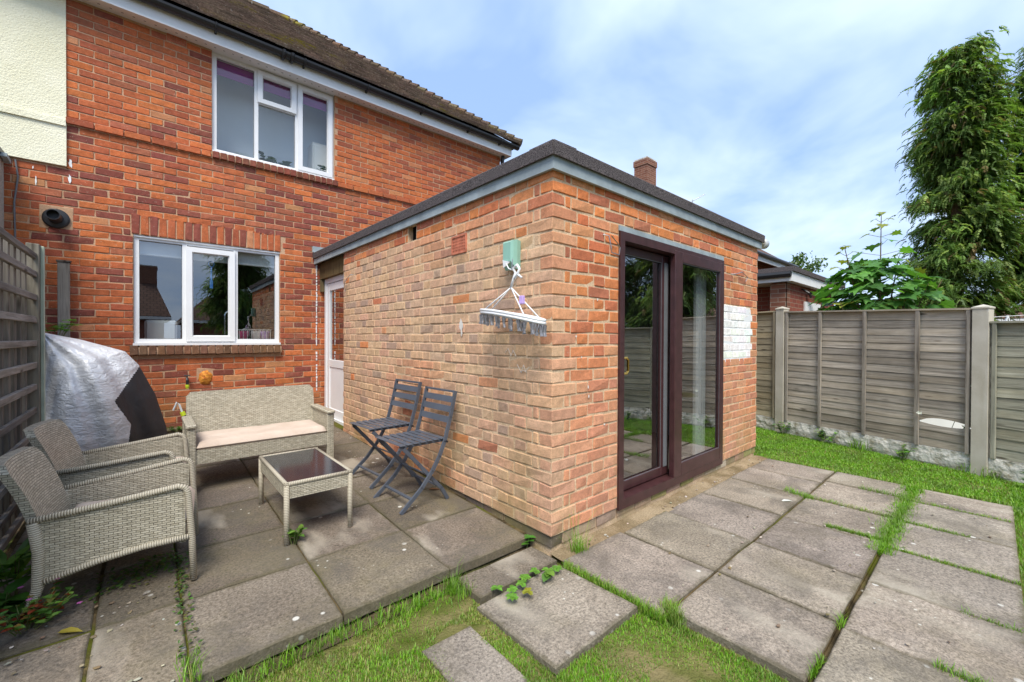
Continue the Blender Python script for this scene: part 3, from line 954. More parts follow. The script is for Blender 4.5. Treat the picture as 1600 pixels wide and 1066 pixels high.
hv = R0-E0; HL = hv.length; hu = hv/HL
nh = 30
for i in range(nh):
    p0 = E0+hu*(HL*i/nh)+Vector((0, 0, 0.045)); p1 = E0+hu*(HL*(i+1.1)/nh)+Vector((0, 0, 0.02))
    mb = MB(); mb.cc = jc((0.12, 0.085, 0.06), 0.2); mb.tube([p0, p1], [0.075, 0.06], 8)
    mb.build('hip_tile', M['tile'], roof)
for i in range(12):
    mb = MB(); mb.cc = jc((0.12, 0.09, 0.06), 0.2)
    mb.tube([(0.35-0.36*i, 7.5, 7.37), (0.35-0.36*(i+1.08), 7.5, 7.36)], [0.11, 0.095], 8); mb.build('ridge_tile', M['tile'], roof)

# windows
def frame_rect(mb, x0, x1, z0, z1, w, y0, y1):
    mb.box(x0, x0+w, y0, y1, z0, z1); mb.box(x1-w, x1, y0, y1, z0, z1)
    mb.box(x0+w, x1-w, y0, y1, z0, z0+w); mb.box(x0+w, x1-w, y0, y1, z1-w, z1)
def bevel_frame(parent, name, x0, x1, z0, z1, w, y0, y1, m):
    mb = MB()
    b = 0.012
    # outer ring boxes plus a sloped inner bead
    frame_rect(mb, x0, x1, z0, z1, w, y0, y1)
    i0, i1, j0, j1 = x0+w, x1-w, z0+w, z1-w
    ya, yb = y0+0.006, y0+0.03
    o = [(i0, ya, j0), (i1, ya, j0), (i1, ya, j1), (i0, ya, j1)]
    q = [(i0+b, yb, j0+b), (i1-b, yb, j0+b), (i1-b, yb, j1-b), (i0+b, yb, j1-b)]
    mb.add(o+q, [(0, 1, 5, 4), (1, 2, 6, 5), (2, 3, 7, 6), (3, 0, 4, 7)])
    return mb.build(name, m, parent, normals=False)
def pane(parent, x0, x1, z0, z1, y, m='glass'):
    mb = MB(); mb.add([(x0, y, z0), (x1, y, z0), (x1, y, z1), (x0, y, z1)], [(0, 1, 2, 3)])
    o = mb.build('pane', M[m], parent, normals=False)
    return o
def gasket(parent, x0, x1, z0, z1, y):
    mb = MB(); frame_rect(mb, x0, x1, z0, z1, 0.004, y-0.003, y-0.001)
    return mb.build('gasket', M['gasket'], parent)

# lower window
wy = HY+0.035
w = empty('window', parent=house)
x0, x1, z0_, z1_ = W1
mb = MB()
frame_rect(mb, x0+0.003, x1-0.003, z0_+0.022, z1_-0.004, 0.045, wy, wy+0.06)
for a in (-1.443, -0.938):
    mb.box(a-0.022, a+0.022, wy+0.001, wy+0.06, z0_+0.067, z1_-0.049)
mb.box(x0-0.005, x1+0.005, wy-0.055, wy+0.06, z0_-0.004, z0_+0.022)
mb.box(x0+0.0, x1-0.0, wy-0.02, wy-0.001, z1_-0.022, z1_-0.003)
mb.build('frame', M['upvc'], w)
for (a, b) in ((-1.843, -1.465), (-0.916, -0.497)):
    gasket(w, a, b, 1.140, 2.236, wy+0.03); pane(w, a, b, 1.140, 2.236, wy+0.03)
sash = bevel_frame(w, 'sash', -1.432, -0.948, 1.112, 2.225, 0.058, wy-0.024, wy+0.045, M['upvc'])
pane(w, -1.365, -1.012, 1.178, 2.16, wy+0.012)
# kitchen behind it
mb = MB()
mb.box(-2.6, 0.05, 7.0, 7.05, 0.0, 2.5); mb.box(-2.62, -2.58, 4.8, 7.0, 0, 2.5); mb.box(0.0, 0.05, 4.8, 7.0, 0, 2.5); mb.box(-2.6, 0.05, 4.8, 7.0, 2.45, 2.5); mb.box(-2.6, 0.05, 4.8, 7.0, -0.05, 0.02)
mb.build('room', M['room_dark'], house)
mb = MB(); mb.box(-1.88, -0.46, HY+0.14, HY+0.155, 2.10, 2.29); mb.tube([(-1.88, HY+0.147, 2.10), (-0.46, HY+0.147, 2.10)], 0.012, 8)
tag(mb.build('roller_blind', M['white']), 'white roller blind rolled up inside the lower window', 'blind')
mb = MB(); mb.box(-2.3, -0.1, HY+0.29, HY+0.75, 1.05, 1.09); tag(mb.build('kitchen_worktop', M['room']), 'kitchen worktop behind the lower window', 'worktop')
def kit(name, label, cat, build, m):
    mb = MB(); build(mb); return tag(mb.build(name, m), label, cat)
kit('kitchen_appliance', 'white boxy appliance seen through the left pane of the lower window', 'appliance', lambda b: (b.cbox(-1.80, -1.50, HY+0.32, HY+0.55, 1.091, 1.36, 0.02), b.cbox(-1.78, -1.52, HY+0.305, HY+0.319, 1.12, 1.33, 0.005)), M['white'])
kit('kitchen_tap', 'chrome swan neck tap seen through the middle pane of the lower window', 'tap', lambda b: (b.tube([(-1.02, HY+0.3, 1.09), (-1.02, HY+0.3, 1.44)]+[(-1.02+0.06-0.06*math.cos(i*math.pi/6), HY+0.3, 1.44+0.06*math.sin(i*math.pi/6)) for i in range(7)]+[(-0.90, HY+0.3, 1.39)], 0.012, 8), b.lathe([(0.025, 0), (0.02, 0.05)], (-1.02, HY+0.3, 1.091))), M['chrome'])
rk = thing('dish_rack', 'white wire dish rack with coloured crockery inside the lower window', 'dish rack', (0, 0, 0))
mb = MB()
for i in range(9):
    x = -0.86+i*0.045; mb.tube([(x, HY+0.31, 1.11), (x, HY+0.31, 1.26)], 0.004, 5); mb.tube([(x, HY+0.47, 1.11), (x, HY+0.47, 1.26)], 0.004, 5); mb.tube([(x, HY+0.31, 1.11), (x, HY+0.47, 1.11)], 0.004, 5)
for zz in (1.11, 1.26):
    for yy in (HY+0.31, HY+0.47): mb.tube([(-0.87, yy, zz), (-0.49, yy, zz)], 0.005, 5)
mb.build('wire_basket', M['white'], rk)
for nm, x, m in (('bowl', -0.80, M['pink']), ('cup', -0.66, M['upvc']), ('cloth', -0.55, M['lilac'])):
    mb = MB(); mb.lathe([(0.03, 0), (0.05, 0.03), (0.06, 0.11), (0.055, 0.12)], (x, HY+0.39, 1.122), n=12); mb.build(nm, m, rk, smooth=True)
kit('hanging_strap', 'blue strap hanging inside the middle pane of the lower window', 'strap', lambda b: (b.tube([(-1.18+0.03*math.cos(i*math.pi/4), HY+0.12, 2.06+0.035*math.sin(i*math.pi/4)) for i in range(9)], 0.005, 5), b.box(-1.188, -1.172, HY+0.118, HY+0.122, 1.86, 2.03), b.box(-1.196, -1.164, HY+0.116, HY+0.124, 1.76, 1.86)), M['blue'])

# upper window
wy = HY+0.028
w = empty('window', parent=house)
x0, x1, z0_, z1_ = W2[0], W2[1], W2[2], SOF-0.003
mb = MB()
frame_rect(mb, x0+0.003, x1-0.003, z0_-0.0, z1_, 0.045, wy, wy+0.06)
for a in (-0.715, -0.238):
    mb.box(a-0.022, a+0.022, wy+0.001, wy+0.06, z0_+0.045, z1_-0.045)
mb.box(-0.693, -0.26, wy+0.001, wy+0.06, 4.165, 4.205)
mb.box(x0-0.003, x1+0.003, wy-0.03, wy-0.001, z0_-0.012, z0_+0.018)
mb.build('frame', M['upvc'], w)
for (a, b, c, d) in ((-1.134, -0.737, 3.45, 4.564), (-0.693, -0.26, 3.45, 4.165)):
    gasket(w, a, b, c, d, wy+0.03); pane(w, a, b, c, d, wy+0.03, 'glass_clear')
bevel_frame(w, 'top_sash', -0.703, -0.25, 4.178, 4.582, 0.055, wy-0.024, wy+0.045, M['upvc']); pane(w, -0.64, -0.312, 4.24, 4.52, wy+0.012, 'glass_clear')
bevel_frame(w, 'side_sash', -0.228, 0.218, 3.44, 4.582, 0.055, wy-0.024, wy+0.045, M['upvc']); pane(w, -0.166, 0.158, 3.50, 4.52, wy+0.012, 'glass_clear')
mb = MB()
mb.box(-2.0, 1.4, 7.5, 7.55, 2.9, 4.8); mb.box(-2.02, -1.98, 4.8, 7.5, 2.9, 4.8); mb.box(1.4, 1.42, 4.8, 7.5, 2.9, 4.8); mb.box(-2.0, 1.4, 4.8, 7.5, 4.78, 4.8); mb.box(-2.0, 1.4, 4.8, 7.5, 2.88, 2.92)
mb.build('room', M['room'], house)
mb = MB(); mb.box(-1.17, 0.235, HY+0.095, HY+0.10, 4.40, 4.61); mb.tube([(-1.17, HY+0.098, 4.40), (0.235, HY+0.098, 4.40)], 0.010, 8)
tag(mb.build('roller_blind', M['purple']), 'purple roller blind pulled a little down in the upper window', 'blind')
mb = MB(); mb.box(-1.3, 0.4, HY+0.48, HY+0.49, 3.0, 4.70)
tag(mb.build('net_blind', simple('blue_grey_net', (0.80, 0.86, 0.92), 0.9, var=0.04, scale=2)), 'pale blue grey net blind inside the upper window', 'blind')
wd = thing('white_cabinet', 'white cabinet seen through the right pane of the upper window', 'cabinet')
mb = MB(); mb.cbox(0.02, 0.46, HY+0.25, HY+0.65, 2.93, 3.98, 0.01); cb = mb.build('body', M['white'], wd)
mb = MB(); mb.cbox(0.04, 0.22, HY+0.23, HY+0.249, 3.0, 3.94, 0.006); mb.cbox(0.24, 0.44, HY+0.23, HY+0.249, 3.0, 3.94, 0.006); mb.build('door', M['white'], wd)

def leaf_strip(mb, base, tip, w, nrm, seg=3, fold=0.25, lobes=0):
    base = Vector(base); tip = Vector(tip); d = tip-base; L = d.length; d = d/L
    s = d.cross(nrm)
    if s.length < 1e-4: s = d.cross(Vector((1, 0, 0)))
    s.normalize(); u = s.cross(d).normalized()
    vs = []
    for i in range(seg+1):
        t = i/seg
        ww = w*math.sin(math.pi*(0.08+0.92*t)**0.75)*(1 if t < 1 else 0)
        c = base+d*(L*t)-u*(0.18*L*t*t)
        vs += [c-s*ww+u*fold*ww, c, c+s*ww+u*fold*ww]
    fs = []
    for i in range(seg):
        a = i*3
        fs += [(a, a+3, a+4, a+1), (a+1, a+4, a+5, a+2)]
    mb.add(vs, fs)
def greens(r=0.25):
    k = random.uniform(1-r, 1+r)
    c = random.choice(((0.075, 0.16, 0.025), (0.055, 0.13, 0.022), (0.11, 0.20, 0.03), (0.06, 0.15, 0.03)))
    return tuple(v*k for v in c)
def weed(name, label, cat, loc, n, h, leaf, spread, wd=0.28, cols=None, group=None, upright=0.5, stem=True, seed=None):
    if seed is not None: random.seed(seed)
    t = thing(name, label, cat, loc, 0, group)
    mb = MB(); st = MB()
    ns = max(1, n//6)
    for s in range(ns):
        a = random.uniform(0, 2*math.pi); r = spread*random.uniform(0.15, 1)
        top = Vector((r*math.cos(a), r*math.sin(a), h*random.uniform(0.5, 1)))
        p0 = Vector((0.25*r*math.cos(a), 0.25*r*math.sin(a), -0.01))
        if stem:
            st.tube([p0, p0.lerp(top, 0.5)+Vector((0, 0, 0.05*h)), top], [0.003, 0.0025, 0.0015], 4)
        for i in range(max(3, n//ns)):
            q = p0.lerp(top, random.uniform(0.35, 1.0))
            b = random.uniform(0, 2*math.pi)
            dr = Vector((math.cos(b), math.sin(b), random.uniform(-0.1, 1.0)*upright)).normalized()
            l = leaf*random.uniform(0.6, 1.2)
            mb.cc = random.choice(cols)(0) if callable(cols[0]) else jc(random.choice(cols), 0.2) if cols else greens()
            leaf_strip(mb, q, q+dr*l, l*wd, Vector((0, 0, 1)))
    mb.build('foliage', M['leaf'], t, normals=False)
    if stem: st.cc = None; st.build('stem', M['stem'], t)
    return t
M['stem'] = simple('weed_stem', (0.13, 0.16, 0.05), 0.7)
GR = [(0.10, 0.23, 0.032), (0.075, 0.18, 0.03), (0.15, 0.28, 0.04)]
for i, x in enumerate((-0.56, -0.36, 0.10)):
    weed('houseplant', ('bushy houseplant on the upper window sill, left of the three', 'small houseplant on the upper window sill, middle of the three', 'houseplant in front of the white cabinet in the upper window')[i], 'plant', (x, HY+0.15, 3.44), 34, (0.20, 0.11, 0.18)[i], 0.07, 0.09, 0.5, [(0.02, 0.05, 0.012), (0.03, 0.07, 0.015)])

# flue, air brick, cable, sealant, tap, foam, post on the house wall
fl = thing('boiler_flue', 'black round boiler flue on the brick wall below the cream render', 'flue', (-2.465, HY, 2.346))
mb = MB(); mb.lathe([(0.098, -0.004), (0.098, -0.02), (0.085, -0.03), (0.055, -0.034), (0.05, -0.05)], axis='y', n=24); mb.build('collar', M['black'], fl, smooth=False)
mb = MB(); mb.lathe([(0.05, -0.03), (0.05, -0.21), (0.043, -0.21), (0.043, -0.12)], axis='y', n=24); mb.build('pipe', M['black'], fl)
mb = MB(); mb.cbox(-2.585, -2.345, HY-0.002, HY+0.03, 2.235, 2.475, 0.006, 0.004); mb.build('cement_patch', M['mortar_h'], house)
def air_brick(parent, mk, nx, nz, w, h, name='air_brick'):
    """grille: frame with bars, local x along the wall, front at y=0"""
    mb = MB()
    frame_rect(mb, -w/2, w/2, -h/2, h/2, 0.014, -0.006, 0.03)
    for i in range(1, nx):
        x = -w/2+0.014+(w-0.028)*i/nx; mb.box(x-0.0045, x+0.0045, -0.003, 0.02, -h/2+0.012, h/2-0.012)
    for j in range(1, nz):
        z = -h/2+0.014+(h-0.028)*j/nz; mb.box(-w/2+0.012, w/2-0.012, -0.002, 0.021, z-0.0045, z+0.0045)
    o = mb.build(name, M['terracotta'], parent)
    mb = MB(); mb.box(-w/2+0.01, w/2-0.01, 0.022, 0.028, -h/2+0.01, h/2-0.01); mb.build('grille_shade_plate', M['dark'], o)  # dark plate: shade behind the grille openings put into its colour
    return o
o = air_brick(house, None, 7, 3, 0.175, 0.075); o.location = (-1.515, HY-0.012, 4.572)
mb = MB(); mb.tube([(-2.73, HY-0.02, 2.86), (-2.715, HY-0.01, 2.7), (-2.74, HY-0.008, 2.45), (-2.735, HY-0.008, 2.15), (-2.74, HY-0.008, 1.2)], 0.007, 6)
tag(mb.build('wall_cable', M['gasket']), 'grey cable clipped to the brick wall left of the flue', 'cable')
mb = MB()
for i in range(46):
    z = 0.42+i*0.042
    if random.random() < 0.88:
        mb.cbox(0.0+random.uniform(-0.004, 0.004), 0.014+random.uniform(-0.003, 0.006), HY-0.008, HY+0.004, z, z+random.uniform(0.028, 0.043), 0.003)
mb.build('sealant_line', M['caulk'], house)
def splash(parent, wall, c, w, h, m, off):
    mb = MB(); n = 14
    vs = []
    for k in range(n):
        a = 2*math.pi*k/n; r = random.uniform(0.55, 1.15)
        p, q = c[0]+w/2*r*math.cos(a), c[1]+h/2*r*math.sin(a)
        vs.append((p, off, q) if wall == 'y' else (off, p, q))
    vs.append((c[0], off, c[1]) if wall == 'y' else (off, c[0], c[1]))
    mb.add(vs, [(k, (k+1) % n, n) for k in range(n)])
    return mb.build('paint_splash', m, parent, normals=False)
for (x, z, a, b) in ((-2.37, 2.76, 0.03, 0.10), (-2.365, 2.93, 0.028, 0.11), (-2.60, 2.70, 0.012, 0.10), (-2.62, 2.82, 0.01, 0.04)):
    splash(house, 'y', (x, z), a, b, M['white'], HY-0.005)
tp = thing('outside_tap', 'small black outside tap with lime hose connector on the brick wall', 'tap', (-1.426, HY, 0.64))
mb = MB(); mb.tube([(0, 0, 0.04), (0, -0.06, 0.04), (0.0, -0.075, 0.02), (0, -0.078, -0.03)], 0.013, 8); mb.tube([(-0.03, -0.05, 0.075), (0.03, -0.05, 0.075)], 0.006, 6); mb.tube([(0, -0.05, 0.04), (0, -0.05, 0.075)], 0.007, 6); mb.build('body', M['black'], tp)
mb = MB(); mb.lathe([(0.018, -0.03), (0.02, -0.05), (0.014, -0.075)], (0, -0.078, 0), n=10); mb.build('hose_connector', M['lime'], tp)
mb = MB()
def blob(u, v):
    a = u*2*math.pi; r = 0.068*math.sqrt(v)*(1+0.25*vn(math.cos(a)*2, math.sin(a)*2, 3))
    x, z = r*math.cos(a), r*math.sin(a)*1.25
    return (-1.249+x, HY-0.001-0.035*(1-v)*(1+0.8*vn(x*40, z*40, 1)), 0.677+z)
mb.grid(blob, 20, 8)
tag(mb.build('foam_filler', M['foam'], smooth=True), 'lump of orange expanding foam on the brick wall beside the tap', 'foam')
mb = MB(); mb.cbox(-1.335, -1.165, HY-0.0035, HY+0.01, 0.58, 0.79, 0.002, 0.012); mb.build('cement_patch', M['mortar_h'], house)
wp = thing('timber_post', 'old weathered timber post standing against the brick wall behind the cover', 'post', (-2.405, HY-0.09, 0.0))
mb = MB(); mb.cbox(-0.042, 0.042, -0.035, 0.035, 0.05, 1.90, 0.004, 0.002); mb.build('post', M['postwood'], wp, color=(0.9, 0.9, 0.9))
mb = MB(); mb.cbox(-0.05, 0.05, -0.045, 0.045, 1.90, 1.925, 0.004, 0.003); mb.build('cap', M['postwood'], wp, color=(0.45, 0.42, 0.4))
# low mossy step along the house wall
mb = MB(); mb.cbox(-2.3, -0.62, HY-0.16, HY+0.01, 0.02, 0.115, 0.012, 0.004)
mb.build('foundation_ledge', M['slab_left'], house, color=(0.7, 0.72, 0.5))

# ------------------------------------------------------------------ the extension
EXW = 3.225
ext = thing('extension', 'flat roofed brick extension with a brown sliding patio door', 'extension')
D = (0.658, 2.335, -0.015, 1.945)     # patio door opening
mb = MB()
g = 0.0045
holed(mb, g, EXW-g, 0.0, 2.24, g, 0.22, (D[0], D[1], 0.0, D[3]))
hy0, hy1, hz0, hz1 = 1.645, 1.795, 2.028, 2.17
mb.box(g, 0.22, 0.2205, hy0, 0.0, 2.24); mb.box(g, 0.22, hy1, 3.44, 0.0, 2.24); mb.box(g, 0.22, hy0, hy1, 0.0, hz0); mb.box(g, 0.22, hy0, hy1, hz1, 2.24)
mb.box(EXW-0.22, EXW-g, 0.2205, HY, 0.0, 2.24)
mb.box(g+0.018, EXW-g, g+0.018, 3.44, -0.2, -0.0155)
mb.box(g+0.018, D[0], g+0.018, 3.44, -0.0155, -0.0005); mb.box(D[1], EXW-g, g+0.018, 3.44, -0.0155, -0.0005)
ewall = mb.build('wall', M['mortar_e'], ext)
ew = Wall()
LW = -math.pi/2    # rotation for bricks on the x=0 face: local x -> -y, local -y -> -x
ztop = 2.175
kmax = 29
for k in range(-1, kmax):
    zc = k*0.075+0.0375
    even = k % 2 == 0
    plinth = k < 0
    ins = 0.012 if plinth else 0.0
    # left face, measured from the corner along +y
    def seq(startA):
        out = []
        p = 0.0
        if plinth:
            p = 0.0
            pat = ['S']*40
        else:
            pat = (['S', 'H']*30) if startA else (['H', 'Q']+['S', 'H']*30)
        for u in pat:
            L = {'S': 0.215, 'H': 0.1025, 'Q': 0.046}[u]
            out.append((p, p+L, u)); p += L+0.010
        return out
    hole_y = (1.64, 1.80) if 2.01 < zc < 2.16 else None
    left = seq(even); door = seq(not even)
    # corner bricks
    if even or plinth:
        cb = left[0]; left = left[1:]; door = door[1:]
        ew.add('c', (ins, 0.1075+ins, zc), LW, 0.215-2*0 if not plinth else 0.215, 0.1025, 0.0645, ext_left_col(0.1, zc) if not plinth else jc((0.12, 0.10, 0.08)), BR_C)
        if plinth: door = [(0.1125, 0.215, 'H')]+[(p+0.0, q, u) for p, q, u in door]
    else:
        cb = door[0]; door = door[1:]; left = left[1:]
        ew.add('c', (0.1075, 0.0, zc), 0.0, 0.215, 0.1025, 0.0645, lerp(ext_door_col(0.15, zc), ext_left_col(0.0, zc), 0.5), BR_C)
    iv = [(p, min(q, 3.44), u) for p, q, u in left if p < 3.42]
    if hole_y: iv = cut(iv, *hole_y)
    if 1.80 < zc < 1.945: iv = cut(iv, 0.868, 1.073)
    for p, q, u in iv:
        L = q-p
        if L < 0.025: continue
        ml, bl = (BR_S, 0.215) if L > 0.15 else (BR_H, 0.1025) if L > 0.07 else (BR_Q, 0.046)
        col = jc((0.13, 0.10, 0.075), 0.2) if plinth else ext_left_col((p+q)/2, zc)
        ew.add('l', (ins+random.uniform(-0.002, 0.002), (p+q)/2, zc), LW, L, 0.06, 0.0645, col, ml, L/bl)
    iv = [(p, min(q, EXW), u) for p, q, u in door if p < EXW-0.02]
    if D[2] < zc < D[3]+0.01: iv = cut(iv, D[0], D[1])
    for p, q, u in iv:
        L = q-p
        if L < 0.025: continue
        ml, bl = (BR_S, 0.215) if L > 0.15 else (BR_H, 0.1025) if L > 0.07 else (BR_Q, 0.046)
        col = jc(random.choice(((0.36, 0.27, 0.20), (0.42, 0.30, 0.22), (0.30, 0.28, 0.12), (0.5, 0.4, 0.32))), 0.15) if plinth else ext_door_col((p+q)/2, zc)
        ew.add('d', ((p+q)/2, ins+random.uniform(-0.002, 0.002), zc), 0.0, L, 0.06, 0.0645, col, ml, L/bl)
    # far right-hand side face
    x = 0.0
    for p, q, u in seq(even)[1:]:
        if q > HY-0.02 or plinth: break
        ew.add('r', (EXW, (p+q)/2, zc), math.pi/2, q-p, 0.06, 0.0645, ext_door_col(3.2, zc), BR_S)
ew.emit(ewall, 300, 'brick_courses')
mb = MB(); mb.box(2.347, 3.04, 0.0028, 0.0043, 0.945, 1.475); mb.build('painted_mortar', M['white'], ewall)
# near-black block in the missing-brick hole, its shade put into the colour
mb = MB(); mb.box(0.05, 0.13, 1.646, 1.794, 2.029, 2.169)
mb.build('hole_shade_block', M['dark'], ewall)

# roof: sloped fascia and mineral felt, rises slightly to the house
def rz(y): return 0.0+0.0075*y
mb = MB()
o = 0.030
def strip(mb, a, b, z0, z1, th, n):
    """board along a->b (xy), outward normal n"""
    ax, ay = a; bx, by = b
    za, zb = rz(ay), rz(by)
    mb.hexa([(ax, ay, z0+za), (bx, by, z0+zb), (bx-n[0]*th, by-n[1]*th, z0+zb), (ax-n[0]*th, ay-n[1]*th, z0+za),
             (ax, ay, z1+za), (bx, by, z1+zb), (bx-n[0]*th, by-n[1]*th, z1+zb), (ax-n[0]*th, ay-n[1]*th, z1+za)])
strip(mb, (-o, -o+0.0221), (-o, HY-0.01), 2.142, 2.235, 0.022, (-1, 0))
mb.build('fascia', M['leadgrey'], ext)
mb = MB(); strip(mb, (-o, -o), (EXW+0.02, -o), 2.142, 2.235, 0.022, (0, -1)); mb.build('fascia', M['leadgrey'], ext)
mb = MB(); mb.hexa([(-o+0.0225, -o+0.0225, 2.2), (EXW+0.0, -o+0.0225, 2.2), (EXW, HY, 2.23), (-o+0.0225, HY, 2.23), (-o+0.0225, -o+0.0225, 2.262), (EXW, -o+0.0225, 2.262), (EXW, HY, 2.30), (-o+0.0225, HY, 2.30)])
mb.build('roof_deck', M['leadgrey'], ext)
fo = 0.046
segs = [0.0, 0.62, 1.3, 2.05, 2.9, 3.7, HY-0.01]
def felt_run(pts, name):
    for i in range(len(pts)-1):
        a, b = pts[i], pts[i+1]
        mb = MB()
        e = random.uniform(0.0, 0.005)
        horiz = abs(a[1]-b[1]) < 1e-4
        nx, ny = ((0, -1) if horiz else (-1, 0))
        prof = [(0.0-e, 2.213), (-0.004-e, 2.285), (0.006, 2.297), (0.20, 2.300), (0.20, 2.285), (0.02, 2.28), (0.012, 2.213)]
        vs = []
        for q in (a, b):
            for (d_, z) in prof:
                vs.append((q[0]-nx*d_, q[1]-ny*d_, z+rz(q[1])+(0.0008*(i % 2))))
        n_ = len(prof)
        fs = [tuple(range(n_)), tuple(range(n_, 2*n_))[::-1]]+[(k, (k+1) % n_, n_+(k+1) % n_, n_+k) for k in range(n_)]
        mb.add(vs, fs)
        mb.build(name, M['felt'], ext)
felt_run([(-fo, -fo+0.0)]+[(-fo, s) for s in segs[1:]], 'felt_edging')
felt_run([(-fo+0.001, -fo), (1.0, -fo), (2.1, -fo), (EXW+0.05, -fo)], 'felt_edging')
mb = MB(); mb.add([(0.1, 0.1, 2.302), (EXW+0.03, 0.1, 2.302), (EXW+0.03, HY, 2.338), (0.1, HY, 2.338)], [(0, 1, 2, 3)]); mb.build('felt_roof', M['felt'], ext)
mb = MB(); mb.box(-0.05, 0.6, HY-0.03, HY-0.001, 2.34, 2.42); mb.build('lead_flashing', M['leadgrey'], ext)
# stub of plastic gutter at the right-hand end
gs = thing('gutter_stub', 'cloudy plastic bottle end capping the pipe at the right end of the flat roof', 'pipe', (3.30, 0.02, 2.235))
mb = MB(); mb.lathe([(0.045, -0.06), (0.045, 0.10)], axis='x', n=12); mb.build('pipe', M['conc_post'], gs)
mb = MB(); mb.lathe([(0.05, 0.08), (0.058, 0.10), (0.055, 0.17), (0.035, 0.19), (0.01, 0.192)], axis='x', n=12); mb.build('bottle_end', M['clear'], gs, smooth=True)

# air brick on the left wall
o_ = air_brick(ext, None, 8, 5, 0.195, 0.140); o_.rotation_euler = (0, 0, LW); o_.location = (-0.001, 0.97, 1.873)
# patio door
pd = empty('patio_door', parent=ext)
x0, x1, zb_, zt_ = D
mb = MB()
fw = 0.055
mb.box(x0, x0+fw, -0.012, 0.13, zb_, 1.905); mb.box(x1-fw, x1, -0.012, 0.13, zb_, 1.905)
mb.box(x0+fw, x1-fw, -0.012, 0.13, 1.845, 1.905); mb.box(x0+fw, x1-fw, -0.012, 0.13, zb_, 0.052)
mb.build('frame', M['brown'], pd)
mb = MB(); mb.box(x0-0.004, x1+0.006, -0.006, 0.10, 1.907, 1.943); mb.build('lintel_strip', M['leadgrey'], pd)
def sash_(name, a, b, c, d, st, y0, y1):
    mb = MB()
    mb.cbox(a, a+st[0], y0, y1, c, d, 0.004); mb.cbox(b-st[1], b, y0, y1, c, d, 0.004)
    mb.cbox(a+st[0], b-st[1], y0+0.001, y1, c, c+st[2], 0.004); mb.cbox(a+st[0], b-st[1], y0+0.001, y1, d-st[3], d, 0.004)
    o = mb.build(name, M['brown'], pd)
    gasket(o, a+st[0], b-st[1], c+st[2], d-st[3], (y0+y1)/2-0.012)
    yp = (y0+y1)/2; mb = MB(); mb.add([(a+st[0], yp, c+st[2]), (b-st[1], yp, c+st[2]), (b-st[1], yp, d-st[3]), (a+st[0], yp, d-st[3])], [(0, 1, 2, 3)]); mb.build('pane', M['glass_door'], o, normals=False)
    return o
sash_('fixed_panel', 1.405, x1-0.02, 0.045, 1.875, (0.125, 0.06, 0.105, 0.085), -0.016, 0.03)
slp = sash_('sliding_panel', x0+0.06, 1.46, 0.06, 1.84, (0.018, 0.115, 0.07, 0.06), 0.065, 0.105)
mb = MB(); mb.box(1.375, 1.43, 0.0605, 0.0645, 0.13, 1.78); mb.build('draught_strip', M['gasket'], slp)
hd = MB(); hd.tube([(0.730, 0.062, 1.03), (0.740, 0.03, 1.03), (0.79, 0.02, 1.03), (0.805, 0.02, 1.015), (0.805, 0.02, 0.935), (0.79, 0.02, 0.92), (0.740, 0.03, 0.92), (0.730, 0.062, 0.92)], 0.009, 8); hd.box(0.719, 0.738, 0.055, 0.064, 0.90, 1.05)
hd.build('door_handle', M['brass'], slp)
# room inside
mb = MB()
mb.box(0.225, 3.0, 3.6, 3.64, 0.0, 2.13); mb.box(0.221, 0.24, 0.23, 3.6, 0.0, 2.13); mb.box(2.98, 3.0, 0.23, 3.6, 0, 2.13)
mb.build('room', M['room'], ext)
mb = MB(); mb.box(0.225, 3.0, 0.15, 3.6, -0.02, 0.0); mb.build('room_floor', M['room_floor'], ext)
mb = MB(); mb.box(0.225, 3.0, 0.225, 3.6, 2.132, 2.135); mb.build('ceiling', M['room'], ext)
mb = MB(); [mb.cbox(2.10+0.045*k, 2.135+0.045*k, 0.135, 0.175, 0.06, 1.86, 0.008) for k in range(5)]; tag(mb.build('vertical_blind', M['white']), 'white vertical blind bunched behind the right pane of the patio door', 'blind')

# side door beside the house wall
sd = thing('side_door', 'white half glazed side door between the extension and the house', 'door')
dx0 = 0.10
mb = MB()
mb.box(dx0, dx0+0.06, 4.40, 4.468, 0.03, 1.97); mb.box(dx0, dx0+0.06, 3.46, 3.52, 0.03, 1.97); mb.box(dx0, dx0+0.06, 3.52, 4.40, 1.905, 1.97); mb.box(dx0-0.02, dx0+0.06, 3.52, 4.40, 0.03, 0.09)
mb.build('frame', M['upvc'], sd)
mb = MB()
mb.cbox(dx0+0.012, dx0+0.055, 4.30, 4.395, 0.095, 1.90, 0.004); mb.cbox(dx0+0.012, dx0+0.055, 3.525, 3.61, 0.095, 1.90, 0.004)
mb.cbox(dx0+0.012, dx0+0.055, 3.61, 4.30, 1.80, 1.90, 0.004); mb.cbox(dx0+0.012, dx0+0.055, 3.61, 4.30, 0.76, 0.86, 0.004); mb.cbox(dx0+0.012, dx0+0.055, 3.61, 4.30, 0.095, 0.20, 0.004)
mb.box(dx0+0.022, dx0+0.05, 3.61, 4.30, 0.20, 0.76)
mb.build('leaf', M['upvc'], sd)
mb = MB(); mb.add([(dx0+0.03, 3.61, 0.86), (dx0+0.03, 4.30, 0.86), (dx0+0.03, 4.30, 1.80), (dx0+0.03, 3.61, 1.80)], [(3, 2, 1, 0)]); mb.build('pane', M['glass'], sd, normals=False)
mb = MB(); mb.box(0.05, 0.20, 3.446, HY-0.005, 1.972, 2.19); mb.build('timber_panel', M['postwood'], sd, color=(0.55, 0.42, 0.22))
mb = MB(); mb.box(0.05, 0.10, 4.47, HY-0.004, 1.80, 1.970); mb.build('timber_packer', M['postwood'], sd, color=(0.6, 0.5, 0.3))

